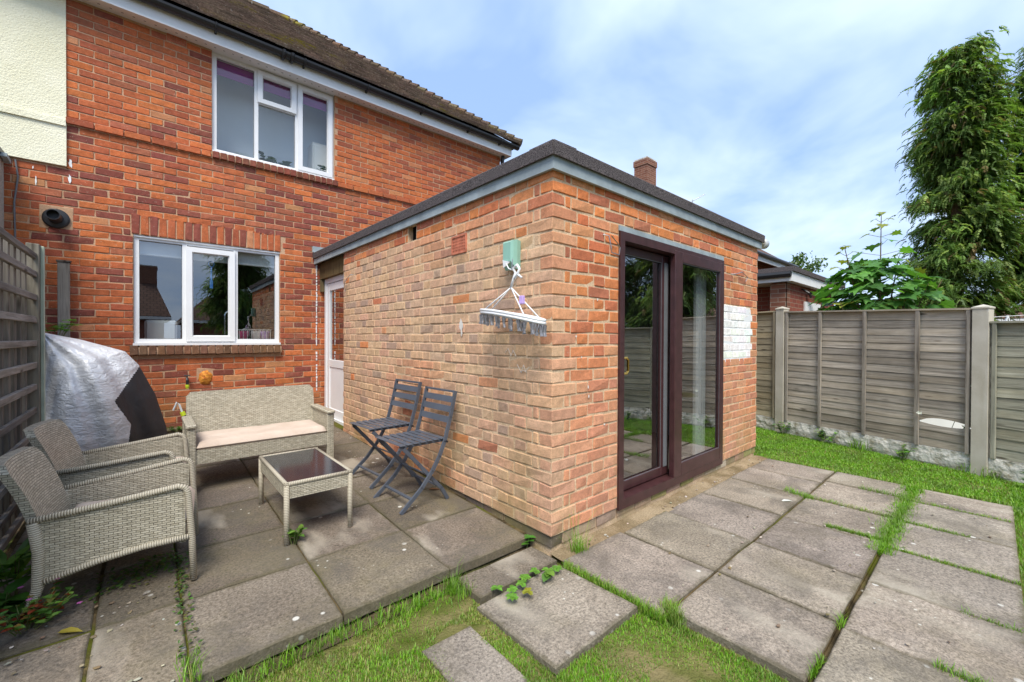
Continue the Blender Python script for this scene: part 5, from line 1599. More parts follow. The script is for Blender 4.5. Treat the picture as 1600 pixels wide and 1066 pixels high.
# ------------------------------------------------------------------ fence on the right
P1 = Vector((4.9, 0.25, 0)); P2 = Vector((4.29, -1.62, 0)); FD = (P2-P1); FL = FD.length; FU = FD/FL
fang = math.atan2(FU.y, FU.x)
fence = thing('garden_fence', 'weathered lap panel fence with concrete posts along the right boundary', 'fence')
posts = [P1+FD*k for k in (-2, -1, 0, 1, 2, 3, 4)]
pnames = ['concrete fence post hidden furthest behind the extension', 'concrete fence post just behind the extension', 'slim concrete fence post nearest the extension', 'concrete fence post with pointed top at the right', 'concrete fence post out past the right edge', 'second concrete fence post past the right edge', 'third concrete fence post past the right edge']
ptop = [1.64, 1.63, 1.61, 1.50, 1.42, 1.40, 1.38]
for i, p in enumerate(posts):
    t_ = empty('fence_post', (p.x, p.y, 0), fang, fence); t_['label'] = pnames[i]
    mb = MB(); h = ptop[i]; a = 0.055
    mb.hexa([(-a, -a, -0.2), (a, -a, -0.2), (a, a, -0.2), (-a, a, -0.2), (-a, -a, h-0.03), (a, -a, h-0.03), (a, a, h-0.03), (-a, a, h-0.03)])
    b = 0.062
    mb.build('shaft', M['conc_post'], t_)
    mb = MB(); mb.add([(-b, -b, h-0.03), (b, -b, h-0.03), (b, b, h-0.03), (-b, b, h-0.03), (-b, -b, h-0.015), (b, -b, h-0.015), (b, b, h-0.015), (-b, b, h-0.015), (0, 0, h+0.012)], [(3, 2, 1, 0), (0, 1, 5, 4), (1, 2, 6, 5), (2, 3, 7, 6), (3, 0, 4, 7), (4, 5, 8), (5, 6, 8), (6, 7, 8), (7, 4, 8)]); mb.build('cap', M['conc_post'], t_)
    if i == len(posts)-1: break
    label = ['weathered lap fence panel furthest behind the extension', 'weathered lap fence panel just left of the slim concrete post', 'weathered grey lap fence panel with a split hole near its bottom right', 'greenish grey lap fence panel right of the pointed concrete post', 'greenish lap fence panel past the right edge', 'second greenish lap fence panel past the right edge'][i]
    zt0, zt1 = [(1.57, 1.57), (1.56, 1.56), (1.545, 1.475), (1.34, 1.32), (1.32, 1.32), (1.32, 1.32)][i]
    tint = [(0.9, 0.85, 0.7), (1.0, 0.93, 0.72), (1.0, 0.97, 0.92), (0.88, 0.93, 0.82), (0.85, 0.9, 0.8), (0.85, 0.9, 0.8)][i]
    fp = empty('fence_panel', (p.x, p.y, 0), fang, fence); fp['label'] = label
    gb = empty('gravel_board', (p.x, p.y, 0), fang, fence)
    mb = MB()
    def gbf(u, v):
        x = 0.057+(FL-0.114)*u
        return (x, -0.022-0.016*(0.5+vn(x*9, v*3.0, i*3.0))*math.sin(math.pi*min(1, v*1.02)), -0.14+0.19*v)
    mb.grid(gbf, 40, 7); mb.box(0.057, FL-0.057, -0.020, 0.02, -0.14, 0.050); mb.build('rock_face', M['conc_board'], gb, smooth=False)
    nb_ = 17 if i < 3 else 13
    z0 = 0.055
    for b_ in range(nb_):
        f0 = b_/nb_; f1 = (b_+1)/nb_
        za0, za1 = z0+(zt0-0.03-z0)*f0, z0+(zt0-0.03-z0)*f1+0.03
        zb0, zb1 = z0+(zt1-0.03-z0)*f0, z0+(zt1-0.03-z0)*f1+0.03
        segs_ = [(0.06, FL-0.06)]
        if i == 2 and b_ in (2, 3): segs_ = [(0.06, FL*0.762), (FL*0.762, FL-0.06)]
        for si, (xa, xb) in enumerate(segs_):
            n = 12 if si == 0 else 8
            mb = MB(); vs = []
            for q in range(n):
                u = q/(n-1); x = xa+(xb-xa)*u; uu = x/FL
                lo = za0+(zb0-za0)*uu; hi = za1+(zb1-za1)*uu
                lo += 0.009*vn(x*3, b_*1.7, i*5.0)+0.004*vn(x*17, b_*3.1, i)
                if si == 1 and b_ == 3: lo += 0.055*math.sin(math.pi*u)**0.6
                if si == 1 and b_ == 2: hi -= 0.035+0.02*math.sin(math.pi*u)
                yo = -0.003; yi = 0.0+0.004*vn(x*2, b_, 4)
                vs += [(x, yo-0.006, lo), (x, yo+0.004, lo), (x, yi+0.008, hi), (x, yi, hi)]
            fs_ = []
            for q in range(n-1):
                a_ = q*4
                for e in range(4):
                    e2 = (e+1) % 4
                    fs_.append((a_+e, a_+e2, a_+4+e2, a_+4+e))
            fs_ += [(0, 1, 2, 3), tuple(4*(n-1)+e for e in (3, 2, 1, 0))]
            mb.add(vs, fs_)
            s_ = random.uniform(0.78, 1.2)
            mb.build('lap_board', M['fencewood'], fp, color=tuple(s_*c for c in tint))
    for q, wq in ((0.045, 0.032), (0.262, 0.036), (0.51, 0.036), (0.757, 0.036), (0.955, 0.032)):
        if i != 2 and q == 0.262: continue
        x = q*FL; zt = zt0+(zt1-zt0)*q
        mb = MB(); mb.cbox(x-wq/2, x+wq/2, -0.045, -0.022, 0.05, zt-0.004, 0.003, 0.002)
        mb.build('batten', M['postwood'], fp, color=tuple(1.12*c for c in tint))
    mb = MB(); mb.hexa([(0.06, -0.048, zt0-0.012), (FL-0.06, -0.048, zt1-0.012), (FL-0.06, 0.025, zt1-0.012), (0.06, 0.025, zt0-0.012), (0.06, -0.048, zt0+0.006), (FL-0.06, -0.048, zt1+0.006), (FL-0.06, 0.025, zt1+0.006), (0.06, 0.025, zt0+0.006)])
    mb.build('top_rail', M['fencewood'], fp, color=tuple(1.05*c for c in tint))
# white trough seen through the split
wt_ = thing('white_trough', 'white plastic trough seen through the split in the fence', 'trough', (6.5, -1.35, -0.16), rad(20))
mb = MB(); mb.cbox(-0.22, 0.22, -0.6, 0.6, 0.0, 0.36, 0.02); mb.build('body', M['white'], wt_)
mb = MB(); frame_rect(mb, -0.25, 0.25, 0.0, 0.03, 0.012, -0.63, 0.63); mb.build('rim', M['white'], wt_).location = (0, 0, 0.36)

# ------------------------------------------------------------------ buildings beyond
def brick_tex(name, a, b, mort):
    t = NT(name); p = t.obj()
    br = t.n('ShaderNodeTexBrick'); br.offset = 0.5
    sx = t.n('ShaderNodeSeparateXYZ'); t.l(p, sx.inputs[0])
    cx = t.n('ShaderNodeCombineXYZ'); t.l(t.math('ADD', sx.outputs[0], sx.outputs[1]), cx.inputs[0]); t.l(sx.outputs[2], cx.inputs[1])
    t.l(cx.outputs[0], br.inputs['Vector']); br.inputs['Scale'].default_value = 1.0
    br.inputs['Brick Width'].default_value = 0.225; br.inputs['Row Height'].default_value = 0.075; br.inputs['Mortar Size'].default_value = 0.006
    br.inputs['Color1'].default_value = (*a, 1); br.inputs['Color2'].default_value = (*b, 1); br.inputs['Mortar'].default_value = (*mort, 1)
    t.base(br.outputs['Color']); t.set(0.9, 0.2); t.bump(t.math('SUBTRACT', 1.0, br.outputs['Fac']), 0.6, 0.008)
    return t.m
M['fbrick'] = brick_tex('far_brick', (0.21, 0.06, 0.045), (0.29, 0.085, 0.055), (0.30, 0.20, 0.14))
M['fbrick2'] = brick_tex('far_chimney_brick', (0.17, 0.065, 0.042), (0.25, 0.11, 0.07), (0.32, 0.24, 0.18))
t = NT('far_roof_tile'); p = t.obj()
br = t.n('ShaderNodeTexBrick'); br.offset = 0.5; t.l(t.uv(), br.inputs['Vector']); br.inputs['Scale'].default_value = 1.0
br.inputs['Brick Width'].default_value = 0.3; br.inputs['Row Height'].default_value = 0.32; br.inputs['Mortar Size'].default_value = 0.02
br.inputs['Color1'].default_value = (0.13, 0.075, 0.055, 1); br.inputs['Color2'].default_value = (0.17, 0.10, 0.075, 1); br.inputs['Mortar'].default_value = (0.05, 0.032, 0.025, 1)
t.base(br.outputs['Color']); t.set(0.9, 0.2); t.bump(t.math('SUBTRACT', 1.0, br.outputs['Fac']), 0.8, 0.02); M['ftile'] = t.m

def tiled(mb, quad):
    """roof plane quad with uv in metres: first edge along the eaves"""
    pass
def roof_plane(name, parent, pts, th=0.05):
    me = bpy.data.meshes.new(name)
    me.from_pydata([tuple(p) for p in pts], [], [tuple(range(len(pts)))])
    me.materials.append(M['ftile'])
    ul = me.uv_layers.new(name='UVMap')
    e = (Vector(pts[1])-Vector(pts[0])).normalized(); n = me.polygons[0].normal; v = n.cross(e)
    for l in me.loops:
        q = Vector(pts[l.vertex_index])-Vector(pts[0]); ul.data[l.index].uv = (q.dot(e), q.dot(v))
    o = link(name, me, parent)
    m = o.modifiers.new('thick', 'SOLIDIFY'); m.thickness = th; m.offset = 0
    return o
def bungalow(label, x0, x1, y0, y1, ze, zr, rx0, rx1, name='bungalow', chimney=None, group=None, win=()):
    t = thing(name, label, 'house')
    mb = MB(); mb.box(x0, x1, y0, y1, -0.2, ze); mb.build('wall', M['fbrick'], t)
    ym = (y0+y1)/2; e = 0.3
    roof_plane('roof', t, [(x0-e, y0-e, ze), (x1+e, y0-e, ze), (rx1, ym, zr), (rx0, ym, zr)])
    roof_plane('roof', t, [(x1+e, y1+e, ze), (x0-e, y1+e, ze), (rx0, ym, zr), (rx1, ym, zr)])
    if rx0 > x0: roof_plane('roof', t, [(x0-e, y1+e, ze), (x0-e, y0-e, ze), (rx0, ym, zr)])
    if rx1 < x1: roof_plane('roof', t, [(x1+e, y0-e, ze), (x1+e, y1+e, ze), (rx1, ym, zr)])
    mb = MB(); mb.box(x0-e-0.01, x1+e+0.01, y0-e-0.03, y0-e-0.002, ze-0.17, ze+0.0); mb.box(x0-e-0.01, x1+e+0.01, y1+e+0.002, y1+e+0.03, ze-0.17, ze); mb.box(x1+e+0.002, x1+e+0.025, y0-e, y1+e, ze-0.17, ze); mb.box(x0-e-0.025, x0-e-0.002, y0-e, y1+e, ze-0.17, ze); mb.build('fascia', M['white'], t)
    mb = MB(); mb.tube([(x0-e, y0-e-0.08, ze), (x1+e, y0-e-0.08, ze)], 0.05, 8); mb.build('gutter', M['black'], t)
    if chimney:
        cx, cy, cz0, cz1, s = chimney
        mb = MB(); mb.box(cx-s, cx+s, cy-s*0.85, cy+s*0.85, cz0, cz1-0.26); c = mb.build('chimney', M['fbrick2'], t)
        mb = MB(); mb.box(cx-s-0.025, cx+s+0.025, cy-s*0.85-0.025, cy+s*0.85+0.025, cz1-0.26, cz1-0.06); mb.build('chimney_band', M['fbrick2'], c)
        mb = MB(); mb.box(cx-s-0.0, cx+s+0.0, cy-s*0.85, cy+s*0.85, cz1-0.06, cz1); mb.build('chimney_cap', M['conc_board'], c)
    for (wx0, wx1, wz0, wz1, face) in win:
        wi = empty('window', parent=t)
        yy = y1 if face > 0 else y0
        s = 1 if face > 0 else -1
        mb = MB(); frame_rect(mb, wx0, wx1, wz0, wz1, 0.07, min(yy, yy+s*0.03), max(yy, yy+s*0.03)+0.0); mb.box((wx0+wx1)/2-0.03, (wx0+wx1)/2+0.03, min(yy+s*0.002, yy+s*0.028), max(yy+s*0.002, yy+s*0.028), wz0+0.07, wz1-0.07); mb.build('frame', M['upvc'], wi)
        mb = MB(); mb.box(wx0+0.07, wx1-0.07, min(yy+s*0.004, yy+s*0.01), max(yy+s*0.004, yy+s*0.01), wz0+0.07, wz1-0.07); mb.build('pane', M['tableglass'], wi)
    return t
bungalow('house with a brick chimney rising behind the flat roof', 8.6, 14.5, 5.6, 11.0, 3.4, 6.0, 9.6, 13.4, 'house', chimney=(11.67, 6.55, 4.0, 7.52, 0.30))
bungalow('brick house corner with dark eaves behind the garage', 8.0, 13.3, 2.75, 5.2, 3.42, 4.6, 9.3, 12.0, 'house')
ga = thing('garage', 'flat roofed brick garage with white fascia beyond the fence', 'garage')
mb = MB(); mb.box(6.36, 9.6, 0.62, 0.84, -0.2, 2.13); mb.box(6.92, 9.6, 0.8405, 3.6, -0.2, 2.13); mb.build('wall', M['fbrick'], ga)
mb = MB(); mb.box(6.35, 6.53, 0.61, 0.6199, -0.2, 2.12); mb.box(6.35, 6.3599, 0.61, 0.86, -0.2, 2.12); mb.build('corner_pier', M['fbrick2'], ga)
mb = MB(); mb.box(6.22, 9.8, 0.50, 0.53, 2.13, 2.29); mb.box(6.22, 6.245, 0.5301, 3.6, 2.13, 2.25); mb.build('fascia', M['white'], ga)
mb = MB(); mb.box(6.2455, 9.8, 0.5305, 3.6, 2.14, 2.18); mb.build('soffit', M['white'], ga)
mb = MB(); mb.box(6.20, 9.82, 0.47, 3.6, 2.291, 2.37); mb.build('felt_roof', M['felt'], ga)
mb = MB(); mb.tube([(6.17, 0.5, 2.24), (6.17, 3.6, 2.24)], 0.05, 8); mb.build('gutter', M['black'], ga)
mb = MB(); mb.box(7.35, 8.4, 0.595, 0.6195, 0.9, 1.86); mb.build('window', M['white'], ga)
mb = MB(); mb.bar((7.45, 0.55, 2.02), (7.75, 0.35, 1.98), 0.10, 0.05); mb.tube([(7.2, 0.61, 2.08), (7.2, 0.5, 2.0), (7.25, 0.48, 1.92)], 0.02, 6); mb.build('security_light', M['black'], ga)
ae = thing('television_aerial', 'thin television aerial above the flat roof, right of the chimney', 'aerial', (12.0, 4.92, 0))
mb = MB(); mb.tube([(-0.05, 0.03, 3.3), (-0.05, 0.03, 5.80)], 0.016, 5); mb.build('mast', M['wire'], ae)
mb = MB(); mb.tube([(-0.15, 0.13, 5.68), (0.26, -0.24, 5.98)], 0.010, 5)
for i in range(11):
    q = Vector((-0.15, 0.13, 5.68)).lerp(Vector((0.26, -0.24, 5.98)), i/10); mb.tube([q-Vector((0.02, 0.02, 0.035)), q+Vector((0.02, 0.02, 0.035))], 0.004, 4)
mb.build('boom', M['wire'], ae)
bungalow('brown tiled roof beyond the fence at the far right', 21.0, 30.0, -12.0, -1.5, 1.9, 4.4, 25.4, 25.6, 'bungalow')
bungalow('bungalow behind the camera, mirrored in the lower window', -14.0, -1.0, -29.0, -21.0, 2.3, 4.7, -13.5, -1.4, 'bungalow', chimney=(-1.7, -25.0, 3.8, 5.7, 0.45), win=((-3.6, -2.2, 0.9, 2.0, 1), (-8.0, -5.6, 0.9, 2.0, 1)))
bungalow('second bungalow behind the camera, right of the first', 0.2, 12.0, -30.0, -23.0, 2.2, 4.0, 1.5, 10.5, 'bungalow', win=((5.0, 7.0, 0.9, 2.1, 1),))
# washing line with pegs
cl = thing('washing_line', 'thin washing line with white pegs above the right fence', 'washing line', (0, 0, 0))
mb = MB(); mb.tube([(6.2, -1.60, 1.45), (9.2, -2.3, 1.60)], 0.004, 4); mb.build('line', M['white'], cl)
for k in (0.30, 0.62):
    q = Vector((6.2, -1.60, 1.45)).lerp(Vector((9.2, -2.3, 1.60)), k)
    mb = MB()
    for s in (-1, 1):
        mb.bar(q+Vector((0, 0, 0.01)), q+Vector((0.02*s, -0.02*s, -0.09)), 0.016, 0.012)
    mb.build('peg', M['upvc'], cl)

# ------------------------------------------------------------------ trees
def conifer_mesh(name, H, R, z0, nb, seed, lean=0.0, taper=0.52):
    r = np.random.default_rng(seed)
    # one spray: a drooping frond of leaflets
    def spray():
        V = []; F = []
        n = 6
        for i in range(n):
            t0 = (i+0.3)/n
            c = np.array([t0*1.0, 0, -0.55*t0*t0])
            for s in (-1, 1):
                l = 0.46*(1-0.6*t0)*r.uniform(0.7, 1.25)
                tip = c+np.array([l*0.85, s*l*0.62, -0.42*l+r.uniform(-0.06, 0.06)])
                w = 0.055
                b = len(V)
                mid = (c+tip)/2+np.array([w, -s*w*0.9, 0.03])
                mid2 = (c+tip)/2+np.array([-w, s*w*0.9, 0.0])
                V += [c, mid, tip, mid2]; F.append((b, b+1, b+2, b+3))
        b = len(V); V += [np.array([0.85, -0.03, -0.40]), np.array([1.05, 0.0, -0.60]), np.array([1.2, 0.02, -0.95]), np.array([0.92, 0.04, -0.46])]; F.append((b, b+1, b+2, b+3))
        return np.array(V), np.array(F)
    sprays = [spray() for _ in range(4)]
    VV = []; FF = []; CC = []; off = 0
    for k in range(nb):
        h = z0+(H-z0)*(1-(1-r.random()**0.85))
        f = (h-z0)/(H-z0)
        rr = R*(1-f*taper)*r.uniform(0.70, 1.15)
        if f > 0.9: rr *= 1-4.5*(f-0.9)
        a = r.uniform(0, 2*math.pi)
        d = np.array([math.cos(a), math.sin(a), 0])
        rise = 0.35-0.25*(1-f)
        bl = r.uniform(0.75, 1.25)
        tone = r.uniform(0.55, 1.25)
        ns = int(60+55*rr/R)
        for i in range(ns):
            t = 0.18+0.82*r.random()**0.6
            sp = r.normal(0, 0.08+0.12*t, 3)*np.array([1, 1, 0.6])
            p = np.array([lean*f, 0, h])+d*rr*t+np.array([0, 0, rise*rr*t-0.75*rr*t**2.4*0.6])+sp*0.8
            aa = a+r.normal(0, 0.65)
            s = r.uniform(0.13, 0.23)*bl
            ca, sa = math.cos(aa), math.sin(aa)
            V, F = sprays[r.integers(4)]
            pit = r.uniform(-0.75, 0.15)
            cp, spn = math.cos(pit), math.sin(pit)
            X = V[:, 0]*cp-V[:, 2]*spn; Z = V[:, 0]*spn+V[:, 2]*cp
            W = np.stack([X*ca-V[:, 1]*sa, X*sa+V[:, 1]*ca, Z], 1)*s+p
            VV.append(W); FF.append(F+off); off += len(V)
            g = tone*r.uniform(0.75, 1.25)
            yel = r.random()
            c = np.array([0.165, 0.285, 0.058])*g if yel < 0.66 else np.array([0.26, 0.36, 0.075])*g if yel < 0.94 else np.array([0.24, 0.17, 0.07])*g
            CC.append(np.tile(c, (len(V), 1)))
    return npmesh(name, np.concatenate(VV), np.concatenate(FF), M['needle'], np.concatenate(CC))
def trunk_mesh(H, r0, name='trunk'):
    mb = MB()
    mb.tube([(0, 0, -0.3), (0.03, 0.02, H*0.2), (-0.02, 0.02, H*0.45), (0.02, 0, H*0.75), (0, 0, H*0.97)], [r0*1.15, r0, r0*0.8, r0*0.5, 0.02], 10)
    rr = random.Random(5)
    for i in range(26):
        h = H*(0.12+0.8*i/26); a = rr.uniform(0, 6.28); l = 0.9*(1-i/30)
        mb.tube([(0, 0, h), (l*0.5*math.cos(a), l*0.5*math.sin(a), h+0.12), (l*math.cos(a), l*math.sin(a), h+0.05)], [r0*0.22, r0*0.15, 0.01], 5)
    return mb.mesh(name, M['bark'], smooth=True)
def tree(name, label, loc, crown, trunk, sc=1.0, rz=0.0, group=None):
    t = thing(name, label, 'tree', loc, rz, group); t.scale = (sc, sc, sc)
    link('trunk', trunk, t); link('crown', crown, t)
    return t
cA = conifer_mesh('crown', 8.2, 1.02, 0.9, 240, 3)
cB = conifer_mesh('crown', 8.3, 0.82, 2.4, 180, 8)
cC = conifer_mesh('crown', 6.2, 1.4, 0.5, 130, 21, taper=0.45)
tA, tB, tC = trunk_mesh(8.3, 0.15), trunk_mesh(8.7, 0.19), trunk_mesh(6.0, 0.13)
GRP = 'tall conifers beyond the right fence'
tree('conifer_tree', 'tall drooping conifer, full to the ground, left of the bare-trunked one', (12.85, -1.10, -0.1), cA, tA, 1.0, 0.4, GRP)
tree('conifer_tree', 'tall drooping conifer with bare lower trunk at the right edge', (14.05, -2.55, -0.1), cB, tB, 1.0, 1.9, GRP)
tree('conifer_tree', 'conifer past the right edge, mirrored in the patio door, nearest of three', (9.6, -4.3, -0.1), cC, tC, 1.0, 0.0, GRP)
tree('conifer_tree', 'conifer past the right edge, mirrored in the patio door, second of three', (9.3, -6.3, -0.1), cC, tC, 1.05, 2.2, GRP)
tree('conifer_tree', 'conifer past the right edge, mirrored in the patio door, furthest of three', (11.8, -5.2, -0.1), cA, tA, 1.0, 4.0, GRP)
tree('conifer_tree', 'conifer behind the camera, mirrored in the lower window', (1.05, -9.5, -0.1), cA, tA, 1.05, 1.0)

def leaf_crown(name, R, n, seed, size=0.16, cols=None):
    r = np.random.default_rng(seed)
    VV = []; CC = []; k = 0
    cent = r.normal(0, 0.5, (14, 3))*np.array(R)
    V = np.zeros((n*4, 3)); C_ = np.zeros((n*4, 3))
    for i in range(n):
        c = cent[r.integers(14)]+r.normal(0, 0.28, 3)*np.array(R)
        a = r.normal(0, 1, 3); a /= np.linalg.norm(a); b = np.cross(a, r.normal(0, 1, 3)); b /= np.linalg.norm(b)
        s = size*r.uniform(0.6, 1.3)
        V[i*4:i*4+4] = [c-a*s, c+b*s*0.5, c+a*s, c-b*s*0.5]
        C_[i*4:i*4+4] = np.array(cols[r.integers(len(cols))])*r.uniform(0.7, 1.3)
    return npmesh(name, V, np.arange(n*4).reshape(-1, 4), M['leaf'], C_)
fc = leaf_crown('crown', (1.1, 1.1, 0.9), 900, 4, 0.16, [(0.08, 0.15, 0.03), (0.12, 0.2, 0.04)])
ft = MB(); ft.tube([(0, 0, -4.4), (0.1, 0, -2), (0, 0, 0.2)], [0.14, 0.10, 0.03], 6); fm = ft.mesh('trunk', M['bark'], smooth=True)
tree('broadleaf_tree', 'small pale leafy tree peeping above the garage roof', (17.0, 3.2, 3.9), fc, fm, 0.42)

# sycamore sapling behind the fence: every leaf its own piece
sy = thing('sycamore_sapling', 'bushy sycamore with large lobed leaves just behind the fence', 'tree', (5.95, -0.62, -0.13))
def syc_leaf():
    pts = [(0, 0), (0.22, -0.16), (0.34, 0.02), (0.62, -0.06), (0.46, 0.22), (0.78, 0.34), (0.50, 0.46), (0.46, 0.62), (0.20, 0.62), (0.0, 1.0), (-0.20, 0.62), (-0.46, 0.62), (-0.50, 0.46), (-0.78, 0.34), (-0.46, 0.22), (-0.62, -0.06), (-0.34, 0.02), (-0.22, -0.16)]
    mb = MB()
    vs = [(x, y, 0.16*abs(x)-0.30*max(0, y-0.3)**2-0.06*x*x) for x, y in pts]+[(0, 0.30, 0.0)]
    n = len(pts)
    mb.add(vs, [(i, (i+1) % n, n) for i in range(n)])
    return mb.mesh('leaf', M['bigleaf'], normals=False)
LV = [syc_leaf() for _ in range(1)]
rs = random.Random(9)
stm = MB()
leaf_specs = []
rt = Vector((0.754, -0.657, 0)); fw_ = Vector((0.657, 0.754, 0))
def stem_to(p, r0=0.016):
    a = Vector((rs.uniform(-0.05, 0.05), rs.uniform(-0.05, 0.05), 0.0))
    mid = a.lerp(p, 0.5)+Vector((0, 0, 0.22))
    stm.tube([a, mid, p], [r0, r0*0.7, r0*0.25], 6)
for c_, zt in ((0.03, 3.02), (-0.47, 2.55), (0.28, 2.45)):
    b_ = rt*c_+Vector((0, 0, zt)); stem_to(b_, 0.018)
    k = 0
    z_ = zt
    while z_ > 1.9:
        dn = zt-z_
        sz = 0.075+0.11*min(1, dn/0.55)
        for s2 in (0, math.pi):
            an = k*1.5708+s2+0.5+rs.uniform(-0.25, 0.25); pl = 0.04+0.17*min(1, dn/0.5)
            q = rt*c_*(z_/zt)+Vector((0, 0, z_)); e = q+Vector((math.cos(an)*pl, math.sin(an)*pl, 0.05))
            stm.tube([q, e], 0.003, 4); leaf_specs.append((e, an, sz*rs.uniform(0.9, 1.15), 0.9 if dn < 0.3 else 0.3))
        z_ -= 0.085+0.05*min(1, dn/0.4); k += 1
for i in range(9):
    stem_to(rt*rs.uniform(-0.75, 0.75)+fw_*rs.uniform(-0.3, 0.4)+Vector((0, 0, rs.uniform(1.7, 2.15))))
while len(leaf_specs) < 297:
    u, v, w_ = rs.uniform(-1, 1), rs.uniform(-1, 1), rs.uniform(-1, 1)
    if not 0.25 < u*u+v*v+w_*w_ < 1: continue
    e = rt*(u*0.80)+fw_*(v*0.42)+Vector((0, 0, 1.98-0.28*u*u+w_*0.46))
    an = math.atan2((rt*u+fw_*v).y, (rt*u+fw_*v).x)+rs.uniform(-0.9, 0.9)
    leaf_specs.append((e, an, rs.uniform(0.14, 0.24), 0.95 if rs.random() < 0.06 else 0.3))
stm.build('stem', M['bark'], sy)
for e, an, s_, f in leaf_specs[:300]:
    k = rs.uniform(0.7, 1.3)
    c = rs.choice(((0.10, 0.24, 0.05), (0.125, 0.30, 0.055), (0.075, 0.19, 0.048))) if f < 0.8 else rs.choice(((0.16, 0.27, 0.045), (0.26, 0.29, 0.05)))
    link('leaf', LV[0], sy, e, (rs.uniform(-0.75, -0.1), rs.uniform(-0.35, 0.35), an-math.pi/2), (s_, s_, s_), tuple(v*k for v in c))

# wild rose stem in front of the split panel
wr = thing('wild_flower_stem', 'arching leafy stem with white flowers leaning at the pointed fence post', 'plant', (4.42, -1.28, -0.12))
mb = MB(); st = [(0, 0, 0.12), (0.02, -0.10, 0.26), (0.01, -0.24, 0.42), (-0.06, -0.40, 0.68)]
mb.tube(st, [0.006, 0.005, 0.004, 0.002], 5); mb.tube([(0.01, -0.24, 0.42), (-0.08, -0.52, 0.44), (-0.15, -0.70, 0.50)], [0.003, 0.003, 0.002], 4); mb.tube([(0.02, -0.10, 0.26), (-0.02, -0.2, 0.62)], [0.003, 0.002], 4); mb.build('stem', M['stem'], wr)
mb = MB()
for i in range(46):
    f = random.random(); k = min(2, int(f*3)); q = Vector(st[k]).lerp(Vector(st[k+1]), f*3-k)
    d = Vector((random.uniform(-1, 0.2), random.uniform(-1, 1), random.uniform(-0.5, 1))).normalized(); mb.cc = greens(); leaf_strip(mb, q, q+d*0.045, 0.013, Vector((0, 0, 1)), 2)
mb.build('foliage', M['leaf'], wr, normals=False)
for q in ((-0.12, -0.28, 0.84), (-0.10, -0.62, 0.60), (-0.17, -0.74, 0.62), (-0.06, 0.10, 0.52)):
    mb = MB(); mb.cc = (0.85, 0.85, 0.82)
    for i in range(5):
        a = i*1.257; leaf_strip(mb, Vector(q), Vector(q)+Vector((-0.008, math.cos(a)*0.026, math.sin(a)*0.018)), 0.012, Vector((-1, 0, 0)), 2)
    mb.build('flower', M['leaf'], wr, normals=False)

# ------------------------------------------------------------------ weeds
weed('lance_leaf_weed', 'tall weed with long narrow leaves at the left edge beside the armchair', 'plant', (-2.235, 1.22, -0.02), 30, 0.24, 0.17, 0.10, 0.13, GR, upright=0.9)
hr = weed('herb_robert', 'low red and green weed with pink flowers at the lower left edge', 'plant', (-2.16, 0.90, -0.03), 170, 0.13, 0.032, 0.15, 0.4, GR+[(0.30, 0.06, 0.02), (0.26, 0.16, 0.03), (0.16, 0.17, 0.03)])
for q in ((0.09, 0.03, 0.16), (-0.02, 0.06, 0.15), (0.16, -0.04, 0.06), (0.02, -0.06, 0.14), (-0.08, 0.0, 0.17)):
    mb = MB(); mb.cc = (0.62, 0.16, 0.48)
    for i in range(5):
        a = i*1.257; leaf_strip(mb, Vector(q), Vector(q)+Vector((math.cos(a)*0.011, math.sin(a)*0.011, 0.003)), 0.005, Vector((0, 0, 1)), 2)
    mb.build('flower', M['leaf'], hr, normals=False)
weed('broadleaf_weed', 'broad leaved weed low at the left edge below the tall narrow weed', 'plant', (-2.25, 1.06, -0.03), 24, 0.12, 0.12, 0.10, 0.22, GR)
weed('table_weed', 'small bright weed growing beside the near leg of the coffee table', 'plant', (-1.145, 0.955, -0.025), 34, 0.10, 0.05, 0.05, 0.3, [(0.09, 0.19, 0.03), (0.12, 0.22, 0.035)])
weed('corner_weed', 'two round leaved weeds at the extension corner', 'plant', (-0.045, 0.165, -0.10), 10, 0.07, 0.05, 0.03, 0.45, [(0.09, 0.26, 0.03), (0.11, 0.29, 0.035)])
sv = weed('creeping_weed', 'creeping weed with toothed leaves lying across the front slab', 'plant', (-0.20, -0.15, -0.092), 10, 0.03, 0.05, 0.05, 0.45, GR)
for k, (dx_, dy_) in enumerate(((-0.27, 0.07), (-0.22, 0.02), (-0.15, 0.02), (-0.10, 0.05), (-0.02, 0.06), (0.04, 0.02), (0.09, 0.0), (-0.26, -0.03), (-0.17, -0.05))):
    mb = MB()
    for i in range(9):
        a = random.uniform(0, 6.28); mb.cc = jc((0.15, 0.33, 0.04) if k != 8 else (0.32, 0.32, 0.03), 0.2)
        leaf_strip(mb, Vector((dx_, dy_, 0.018)), Vector((dx_+0.035*math.cos(a), dy_+0.035*math.sin(a), 0.022)), 0.013, Vector((0, 0, 1)), 2)
    mb.build('rosette', M['leaf'], sv, normals=False)
weed('wall_sprig', 'bright fern-like sprig of leaves above the cover by the trellis post', 'plant', (-2.40, 3.95, 1.16), 46, 0.18, 0.085, 0.18, 0.3, [(0.10, 0.26, 0.03), (0.13, 0.30, 0.04)], upright=0.25)
weed('ledge_weed', 'green weed at the foot of the house wall left of the sofa', 'plant', (-1.50, 4.32, 0.11), 60, 0.06, 0.04, 0.14, 0.4, [(0.09, 0.22, 0.03), (0.07, 0.17, 0.03)])
for i, (x, y, lab) in enumerate(((4.60, -0.30, 'weed at the foot of the split fence panel, nearer the slim post'), (4.33, -1.05, 'weed at the foot of the split fence panel, near its middle'), (4.78, 0.18, 'weed growing beside the slim fence post'), (3.95, -1.95, 'leafy weed right of the pointed fence post'))):
    weed('fence_weed', lab, 'plant', (x, y, -0.12), 40, 0.16, 0.06, 0.12, 0.3, GR)
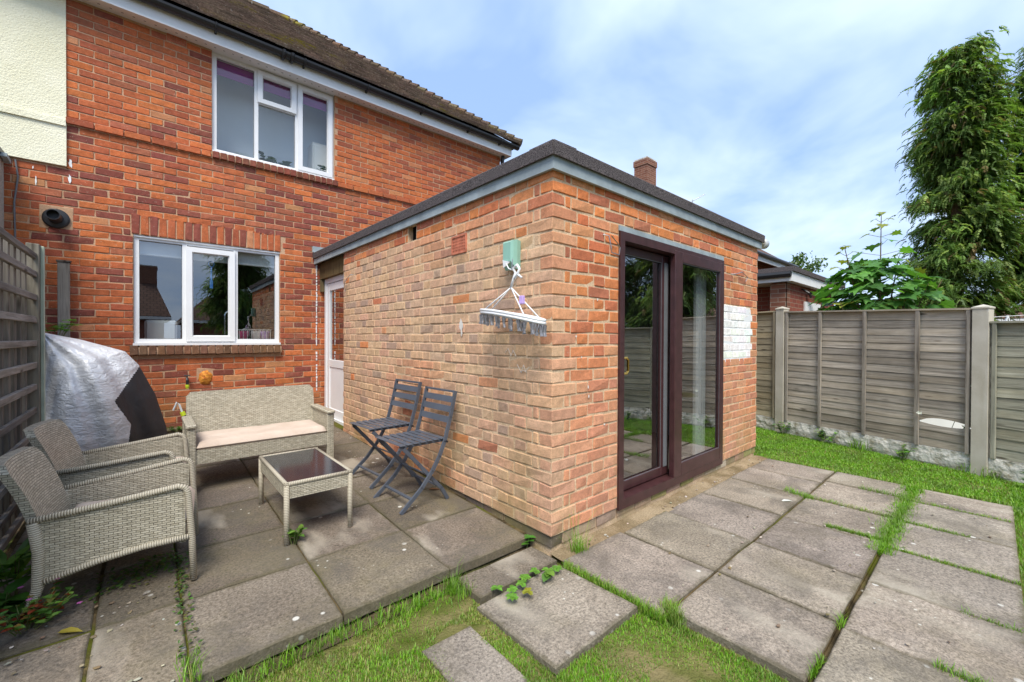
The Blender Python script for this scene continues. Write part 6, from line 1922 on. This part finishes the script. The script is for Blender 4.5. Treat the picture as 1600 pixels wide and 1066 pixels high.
# ground cover under the armchair
mb = MB()
for i in range(520):
    x = random.gauss(-1.80, 0.10); y = 1.10+0.9*(x+1.80)*0.4+random.gauss(0, 0.055)
    if i > 360: x = random.gauss(-1.655, 0.018); y = random.uniform(0.75, 1.15)
    if i > 460: x = random.uniform(-1.70, -1.62); y = random.uniform(0.3, 0.75)
    z = patio_z(y)+random.uniform(0.002, 0.022)
    a = random.uniform(0, 6.28); l = random.uniform(0.010, 0.022); mb.cc = jc(random.choice(((0.05, 0.12, 0.02), (0.08, 0.17, 0.025), (0.12, 0.13, 0.03))), 0.2)
    leaf_strip(mb, (x, y, z), (x+l*math.cos(a), y+l*math.sin(a), z+random.uniform(0, 0.012)), l*0.4, Vector((0, 0, 1)), 2)
tag(mb.build('ground_cover_weeds', M['leaf'], normals=False), 'small leafed ground cover spreading under the near armchair', 'weeds', kind='stuff')

# ------------------------------------------------------------------ grass
def tri_pts(n, x0, x1, y0, y1): return rng.uniform(x0, x1, n), rng.uniform(y0, y1, n)
def fbm(x, y, s):
    return np.array([mnoise.noise(Vector((a*s, b*s, 0.7))) for a, b in zip(x, y)])
BX = []; BY = []; BH = []; BT = []; BZ = []
def put(x, y, h, tone, z=-0.135):
    BX.append(x); BY.append(y); BH.append(h); BT.append(tone); BZ.append(np.full(len(x), z))
# front lawn
n = 170000
x, y = tri_pts(n, -2.0, 0.06, -1.75, 0.165)
S1 = (x > -0.595) & (x < -0.035) & (y > -0.595) & (y < -0.08)
S2 = (x > -0.565) & (y > -0.07)
S3 = (((x+0.80)/0.115)**2+((y+0.42)/0.24)**2) < 1
C2 = (x > 0.045) & (y < -0.70)
C3 = (x > -0.54) & (y < -1.25)
C1 = (x > 0.0) & (y > -0.72)
nf = fbm(x, y, 4.0); nf2 = fbm(x+9, y, 11.0)
bare = (((x+0.72)/0.17)**2+((y-0.02)/0.09)**2) < 1
bare |= (((x+0.95)/0.10)**2+((y+0.05)/0.07)**2) < 1
bare |= (((x+1.28)/0.13)**2+((y+0.20)/0.06)**2) < 1
keep = ~(S1 | S2 | S3 | C2 | C3 | C1) & (nf2*0.5+nf > -0.42) & (~bare | (rng.random(n) < 0.12))
x, y, nf = x[keep], y[keep], nf[keep]
hh = rng.uniform(0.007, 0.020, len(x))*(1+0.6*nf)
edge = (y > 0.09)
hh[edge] *= 1.15
put(x, y, hh, 0.36+0.85*nf+0.35*np.clip((x+0.75)*1.2, -0.6, 0.6)+rng.normal(0, 0.22, len(x)))
# strip by the fence and along the right edge
n = 85000
x, y = tri_pts(n, 3.2, 5.0, -2.6, 0.9)
keep = (x < 4.9+(y-0.25)*0.3262-0.02) & ((x > 3.23+0.02*np.sin(y*9)) | (y < -1.82))
x, y = x[keep], y[keep]; nf = fbm(x, y, 3.0)
put(x, y, rng.uniform(0.010, 0.026, len(x)), 0.80+0.3*nf+rng.normal(0, 0.2, len(x)))
n = 40000
x, y = tri_pts(n, 0.2, 4.0, -2.7, -1.80)
keep = (x < 4.9+(y-0.25)*0.3262-0.02)
x, y = x[keep], y[keep]; nf = fbm(x, y, 3.0)
put(x, y, rng.uniform(0.02, 0.05, len(x)), 0.7+0.3*nf+rng.normal(0, 0.2, len(x)))
def line_grass(n, p, q, w, h0, h1, tone, z=-0.115, clump=0.0):
    t_ = rng.random(n)
    if clump: t_ = np.clip(np.round(t_*clump)/clump+rng.normal(0, 0.25/clump, n), 0, 1)
    x = p[0]+(q[0]-p[0])*t_+rng.normal(0, w, n)*abs(q[1]-p[1]+1e-6)/(abs(q[1]-p[1])+abs(q[0]-p[0]))
    y = p[1]+(q[1]-p[1])*t_+rng.normal(0, w, n)*abs(q[0]-p[0])/(abs(q[1]-p[1])+abs(q[0]-p[0]))
    put(x, y, rng.uniform(h0, h1, n), tone+rng.normal(0, 0.2, n), z)
line_grass(5200, (1.50, -1.253), (3.2, -1.253), 0.034, 0.015, 0.055, 0.8)
line_grass(900, (1.72, -1.23), (1.70, -0.95), 0.012, 0.02, 0.045, 0.4)
line_grass(800, (2.22, -1.25), (2.22, -0.72), 0.014, 0.02, 0.045, 0.15)
line_grass(500, (2.20, -0.76), (2.25, -0.55), 0.03, 0.015, 0.06, 0.6)
line_grass(260, (2.80, -1.2), (2.80, -0.95), 0.02, 0.02, 0.06, 0.6)
line_grass(600, (2.76, -1.78), (2.76, -1.28), 0.012, 0.015, 0.04, 0.3)
line_grass(600, (2.2, -1.6), (2.2, -1.28), 0.012, 0.015, 0.04, 0.4)
line_grass(900, (1.64, -1.79), (1.64, -1.28), 0.010, 0.015, 0.035, 0.35, clump=6)
line_grass(160, (1.07, -1.79), (1.07, -1.6), 0.012, 0.02, 0.05, 0.5)
line_grass(200, (0.52, -1.70), (0.52, -1.55), 0.012, 0.02, 0.06, 0.5)
line_grass(90, (0.08, -1.252), (0.24, -1.252), 0.006, 0.015, 0.05, 0.6)
line_grass(60, (0.52, -1.252), (0.60, -1.252), 0.006, 0.02, 0.05, 0.4)
line_grass(1300, (-0.018, -0.12), (-0.012, -0.72), 0.012, 0.02, 0.05, 0.35)
line_grass(700, (0.02, -0.76), (0.09, -0.68), 0.035, 0.02, 0.06, 0.25)
line_grass(110, (-0.60, 0.1), (-0.60, 0.0), 0.035, 0.02, 0.09, 0.5)
line_grass(110, (0.12, -0.07), (0.19, -0.10), 0.026, 0.03, 0.15, 0.7, -0.11)
line_grass(12, (0.145, -0.07), (0.155, -0.08), 0.01, 0.20, 0.34, 0.7, -0.11)
line_grass(140, (-1.66, 0.15), (-1.66, 0.30), 0.020, 0.02, 0.075, 0.7, -0.06)
line_grass(1200, (3.22, -0.1), (3.22, -1.8), 0.02, 0.02, 0.05, 0.3)
line_grass(110, (-0.63, 0.09), (-0.56, 0.13), 0.035, 0.02, 0.11, 0.7)
line_grass(900, (-1.62, 0.13), (-0.62, 0.13), 0.03, 0.015, 0.06, 0.6, clump=11)
line_grass(110, (4.62, -0.55), (4.52, -0.75), 0.05, 0.04, 0.18, 0.6, -0.13)
line_grass(130, (4.34, -1.45), (4.2, -1.75), 0.06, 0.03, 0.14, 0.6, -0.13)
X = np.concatenate(BX); Y = np.concatenate(BY); Hh = np.concatenate(BH); T = np.clip(np.concatenate(BT), 0, 1); Z = np.concatenate(BZ)
N = len(X)
ang = rng.uniform(0, 2*np.pi, N); bend = rng.uniform(0.15, 1.0, N)*Hh; wd = rng.uniform(0.0009, 0.0018, N)*(1+1.0*(X > 3.0))
dxx, dyy = np.cos(ang), np.sin(ang)
V = np.zeros((N, 5, 3), dtype=np.float32)
V[:, 0] = np.stack([X-dyy*wd, Y+dxx*wd, Z], 1); V[:, 1] = np.stack([X+dyy*wd, Y-dxx*wd, Z], 1)
mx, my, mz = X+dxx*bend*0.35, Y+dyy*bend*0.35, Z+Hh*0.62
V[:, 2] = np.stack([mx+dyy*wd*0.8, my-dxx*wd*0.8, mz], 1); V[:, 3] = np.stack([mx-dyy*wd*0.8, my+dxx*wd*0.8, mz], 1)
V[:, 4] = np.stack([X+dxx*bend, Y+dyy*bend, Z+Hh*(1-0.15*rng.random(N))], 1)
b = (np.arange(N)*5)[:, None]
F = np.concatenate([b+np.array([0, 1, 2]), b+np.array([0, 2, 3]), b+np.array([3, 2, 4])])
straw = np.array([0.42, 0.34, 0.13]); gdark = np.array([0.115, 0.29, 0.010]); glite = np.array([0.26, 0.50, 0.02])
rc = rng.random(N)
base_c = gdark+(glite-gdark)*rng.random(N)[:, None]
mixf = np.clip((0.42-T)*1.9, 0, 1)*(rng.random(N) < 0.75)
mixf = np.where(rc < 0.03, 0.9, mixf)
cc = base_c*(1-mixf[:, None])+straw*mixf[:, None]
dull = np.clip(fbm(X*1.0, Y*1.0, 5.5)*1.3+0.05, 0, 0.6)[:, None]
cc = cc*(1-dull)+np.array([0.13, 0.23, 0.025])*dull
cc *= rng.uniform(0.7, 1.25, N)[:, None]
gm = npmesh('grass', V.reshape(-1, 3), F, M['grass'], np.repeat(cc, 5, axis=0))
tag(link('grass', gm), 'rough green lawn grass round the slabs and along the fence', 'grass', kind='stuff')

# ------------------------------------------------------------------ litter: small stones and dead leaves
mb = MB()
for i in range(170):
    if i < 60: x, y = random.uniform(-2.3, -1.7), random.uniform(0.1, 0.9); z = patio_z(y)
    elif i < 110: x, y = random.uniform(0.2, 3.2), random.uniform(-0.14, -0.02); z = -0.098
    else: x, y = random.uniform(-0.3, 3.0), random.uniform(-1.7, -0.2); z = -0.094
    if i >= 110 and x < 0.05: continue
    s = random.uniform(0.003, 0.010)
    mb.cc = jc(random.choice(((0.35, 0.30, 0.24), (0.2, 0.15, 0.1), (0.5, 0.46, 0.4))), 0.2)
    mb.cbox(x-s, x+s, y-s*0.7, y+s*0.7, z, z+s*0.8, s*0.3, s*0.25)
tag(mb.build('grit', M['brick_a']), 'scattered grit and crumbs of mortar on the paving', 'grit', kind='stuff')
for x, y, c, lab in ((-2.02, 0.77, (0.42, 0.34, 0.05), 'yellow fallen leaf on the concrete in the lower left corner'), (-0.10, 1.18, (0.20, 0.10, 0.05), 'brown dead leaf on the patio behind the folding chairs'), (1.98, -0.62, (0.8, 0.8, 0.78), 'white scrap of plastic on the paving near the patio door')):
    mb = MB(); mb.cc = c
    z = patio_z(y)+0.004 if x < 0 else -0.093
    leaf_strip(mb, (x-0.03, y, z), (x+0.04, y-0.05, z+0.012), 0.018 if x < 1 else 0.02, Vector((0, 0, 1)), 3)
    tag(mb.build('fallen_scrap', M['leaf'], normals=False), lab, 'litter')
